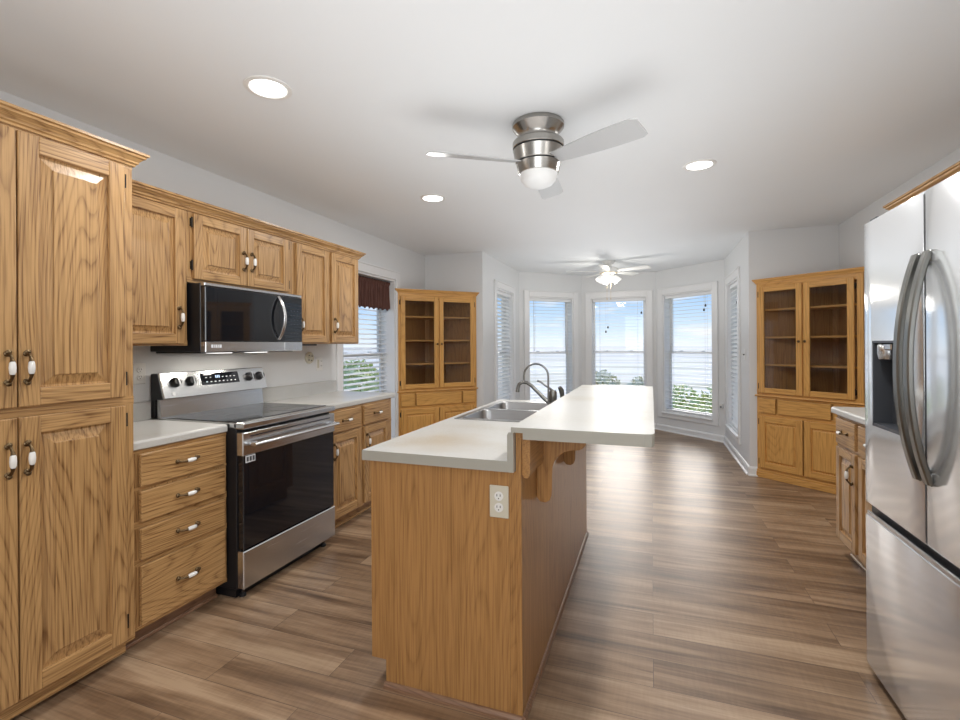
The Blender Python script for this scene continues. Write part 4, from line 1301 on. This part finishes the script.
for a in (94, 214, 334):
    if first is None:
        first = blade_bm(0.10, 0.565, 0.042, 0.072).build('blade', 'blade_grey', c, smooth=None); o = first
    else:
        o = first.copy(); COL.objects.link(o); o.parent = c
    o.matrix_local = Matrix.Translation((0, 0, -0.200)) @ Matrix.Rotation(math.radians(a), 4, 'Z') @ Matrix.Rotation(math.radians(-15), 4, 'X')

c = thing('ceiling_fan', 'white ceiling fan with lit glass shades hanging in the bay', 'ceiling fan', (-0.54, 6.70, H))
b = MB()
b.lathe([(0.085, 0), (0.085, -0.010), (0.060, -0.035), (0.045, -0.050), (0.045, -0.075), (0.095, -0.085), (0.125, -0.100), (0.130, -0.135), (0.115, -0.160), (0.07, -0.175), (0.045, -0.18), (0.045, -0.20), (0.035, -0.215)], (0, 0, 0), 32)
b.build('motor_housing', 'white_gloss', c)
b = MB(); b.lathe([(0.116, -0.158), (0.118, -0.164), (0.10, -0.168)], (0, 0, 0), 32); b.build('trim_band', 'gold_trim', c)
first = None
for i in range(5):
    a = math.radians(-20 + 72 * i)
    if first is None:
        bb = blade_bm(0.17, 0.56, 0.045, 0.065); first = bb.build('blade', 'white_gloss', c, smooth=None); o = first
        bi = MB(); bi.prism([(0.09, -0.012), (0.20, -0.03), (0.20, 0.03), (0.09, 0.012)], 'z', -0.008, -0.003); fi = bi.build('blade_iron', 'white_gloss', o, smooth=None)
    else:
        o = first.copy(); COL.objects.link(o); o.parent = c
        q = fi.copy(); COL.objects.link(q); q.parent = o
    o.matrix_local = Matrix.Translation((0, 0, -0.135)) @ Matrix.Rotation(a, 4, 'Z') @ Matrix.Rotation(math.radians(-10), 4, 'X')
for i in range(4):
    a = math.radians(-70 + 90 * i + 8)
    dx, dy = math.cos(a), math.sin(a)
    b = MB(); b.tube([(0.03 * dx, 0.03 * dy, -0.195), (0.065 * dx, 0.065 * dy, -0.195), (0.085 * dx, 0.085 * dy, -0.205)], 0.009, 8); arm = b.build('lamp_arm', 'gold_trim', c)
    rot = Matrix.Rotation(a, 4, 'Z') @ Matrix.Rotation(math.radians(-38), 4, 'Y')
    b = MB(); b.lathe([(0.022, 0.0), (0.034, -0.02), (0.045, -0.05), (0.058, -0.088), (0.055, -0.088), (0.042, -0.05), (0.020, -0.004)], (0.08 * dx, 0.08 * dy, -0.200), 20, 0, rot, cap=False)
    b.lathe([(0.001, -0.02), (0.02, -0.03), (0.022, -0.05), (0.001, -0.07)], (0.08 * dx, 0.08 * dy, -0.200), 12, 0, rot)
    b.build('lamp_shade', 'shade_glow', c, smooth=60)
for sx in (-0.02, 0.03):
    b = MB(); b.tube([(sx, -0.02, -0.21), (sx, -0.02, -0.50)], 0.0015, 5); b.lathe([(0.004, 0), (0.006, -0.012), (0.003, -0.02)], (sx, -0.02, -0.50), 8)
    b.build('pull_chain', 'gold_trim', c)
light('fan_lamp', 'POINT', (-0.54, 6.70, H - 0.33), 9, (1, 0.95, 0.87), shadow_soft_size=0.09)

# ------------------------------------------------------------------ outdoors
def ground_mat():
    m, n, b = new_mat('hazy_plain')
    L = n.links.new
    t = N(n, 'ShaderNodeTexCoord'); mp_ = N(n, 'ShaderNodeMapping'); mp_.inputs['Scale'].default_value = (0.004, 0.02, 1)
    L(t.outputs['Object'], mp_.inputs[0])
    no = N(n, 'ShaderNodeTexNoise'); no.inputs['Scale'].default_value = 1.0; no.inputs['Detail'].default_value = 5
    L(mp_.outputs[0], no.inputs['Vector'])
    r = ramp_node(n, [(0.35, (0.66, 0.60, 0.44)), (0.5, (0.92, 0.84, 0.70)), (0.65, (0.97, 0.90, 0.78))])
    L(no.outputs[0], r.inputs[0]); L(r.outputs[0], b.inputs['Base Color'])
    b.inputs['Roughness'].default_value = 0.95; b.inputs['Specular IOR Level'].default_value = 0.1
    return m
M['plain'] = ground_mat()
M['bank'] = leafmat('grassy_bank', (0.42, 0.46, 0.26), (0.70, 0.68, 0.48))
b = MB(); b.box(-3500, 3500, 60, 5000, -16.2, -16)
struct(b.build('ground_plain', 'plain', smooth=None))
b = MB(); bm = b.bm; G = []
for i in range(61):
    row = []
    for k in range(41):
        x = -90 + 180 * i / 60; y = -8 + 82 * k / 40
        dd = max(0, math.hypot(max(0, abs(x) - 6), max(0, y - 9)) )
        z = -0.9 - min(15.3, dd * 0.10 + (dd / 11.0) ** 2) + 0.15 * mnoise.noise(Vector((x * 0.2, y * 0.2, 0)))
        row.append(bm.verts.new((x, y, z)))
    G.append(row)
for i in range(60):
    for k in range(40):
        bm.faces.new([G[i][k], G[i + 1][k], G[i + 1][k + 1], G[i][k + 1]])
struct(b.build('ground_bank', 'bank', smooth=60))
def bush(x, y, z, rx, rz_, label, mat='leaf', n_=1500, seed=1, size=0.10):
    rnd = random.Random(seed)
    e = thing('garden_bush', label, 'bush', (x, y, z))
    b = MB(); bm = b.bm
    for i in range(n_):
        u = rnd.uniform(-1, 1); a = rnd.uniform(0, 2 * PI); s_ = math.sqrt(1 - u * u)
        d = Vector((s_ * math.cos(a), s_ * math.sin(a), u))
        r = (0.72 + 0.28 * rnd.random() ** 0.5) * (1 + 0.25 * mnoise.noise(d * 2.3 + Vector((seed, 0, 0))))
        p = Vector((d.x * rx * r, d.y * rx * r, rz_ + d.z * rz_ * r))
        if p.z < 0: p.z = 0.02
        q = Vector((rnd.uniform(-1, 1), rnd.uniform(-1, 1), rnd.uniform(-1, 1))).normalized()
        w = q.cross(d).normalized() * size * 0.45; l = q * size
        bm.faces.new([bm.verts.new(p - l), bm.verts.new(p + w), bm.verts.new(p + l), bm.verts.new(p - w)])
    b.build('foliage', mat, e, smooth=None)
    b = MB()
    for k in range(5):
        a = k * 1.3
        b.tube([(0, 0, -0.3), (0.25 * rx * math.cos(a), 0.25 * rx * math.sin(a), rz_ * 0.7), (0.5 * rx * math.cos(a), 0.5 * rx * math.sin(a), rz_ * 1.3)], [0.04, 0.025, 0.01], 6)
    b.build('branches', 'tassel', e)
bush(-1.30, 13.7, -1.1, 0.60, 0.82, 'pale rounded bush outside the centre bay window, left of two', 'leaf2', seed=3)
bush(-0.28, 13.0, -1.15, 0.42, 0.80, 'pale rounded bush outside the centre bay window, right of two', 'leaf2', seed=4)
bush(0.62, 11.6, -1.2, 0.55, 0.76, 'green bush outside the bay, lowest behind the sill right of the bar', 'leaf', seed=5, n_=1300, size=0.08)
bush(1.28, 10.1, -1.1, 0.52, 0.82, 'taller green bush outside at the right jamb of the sill window', 'leaf', seed=6, n_=1300, size=0.08)
bush(-6.2, 8.6, -1.3, 1.5, 1.12, 'large leafy bush outside the kitchen window under the valance', 'leaf', seed=8, n_=3600, size=0.11)
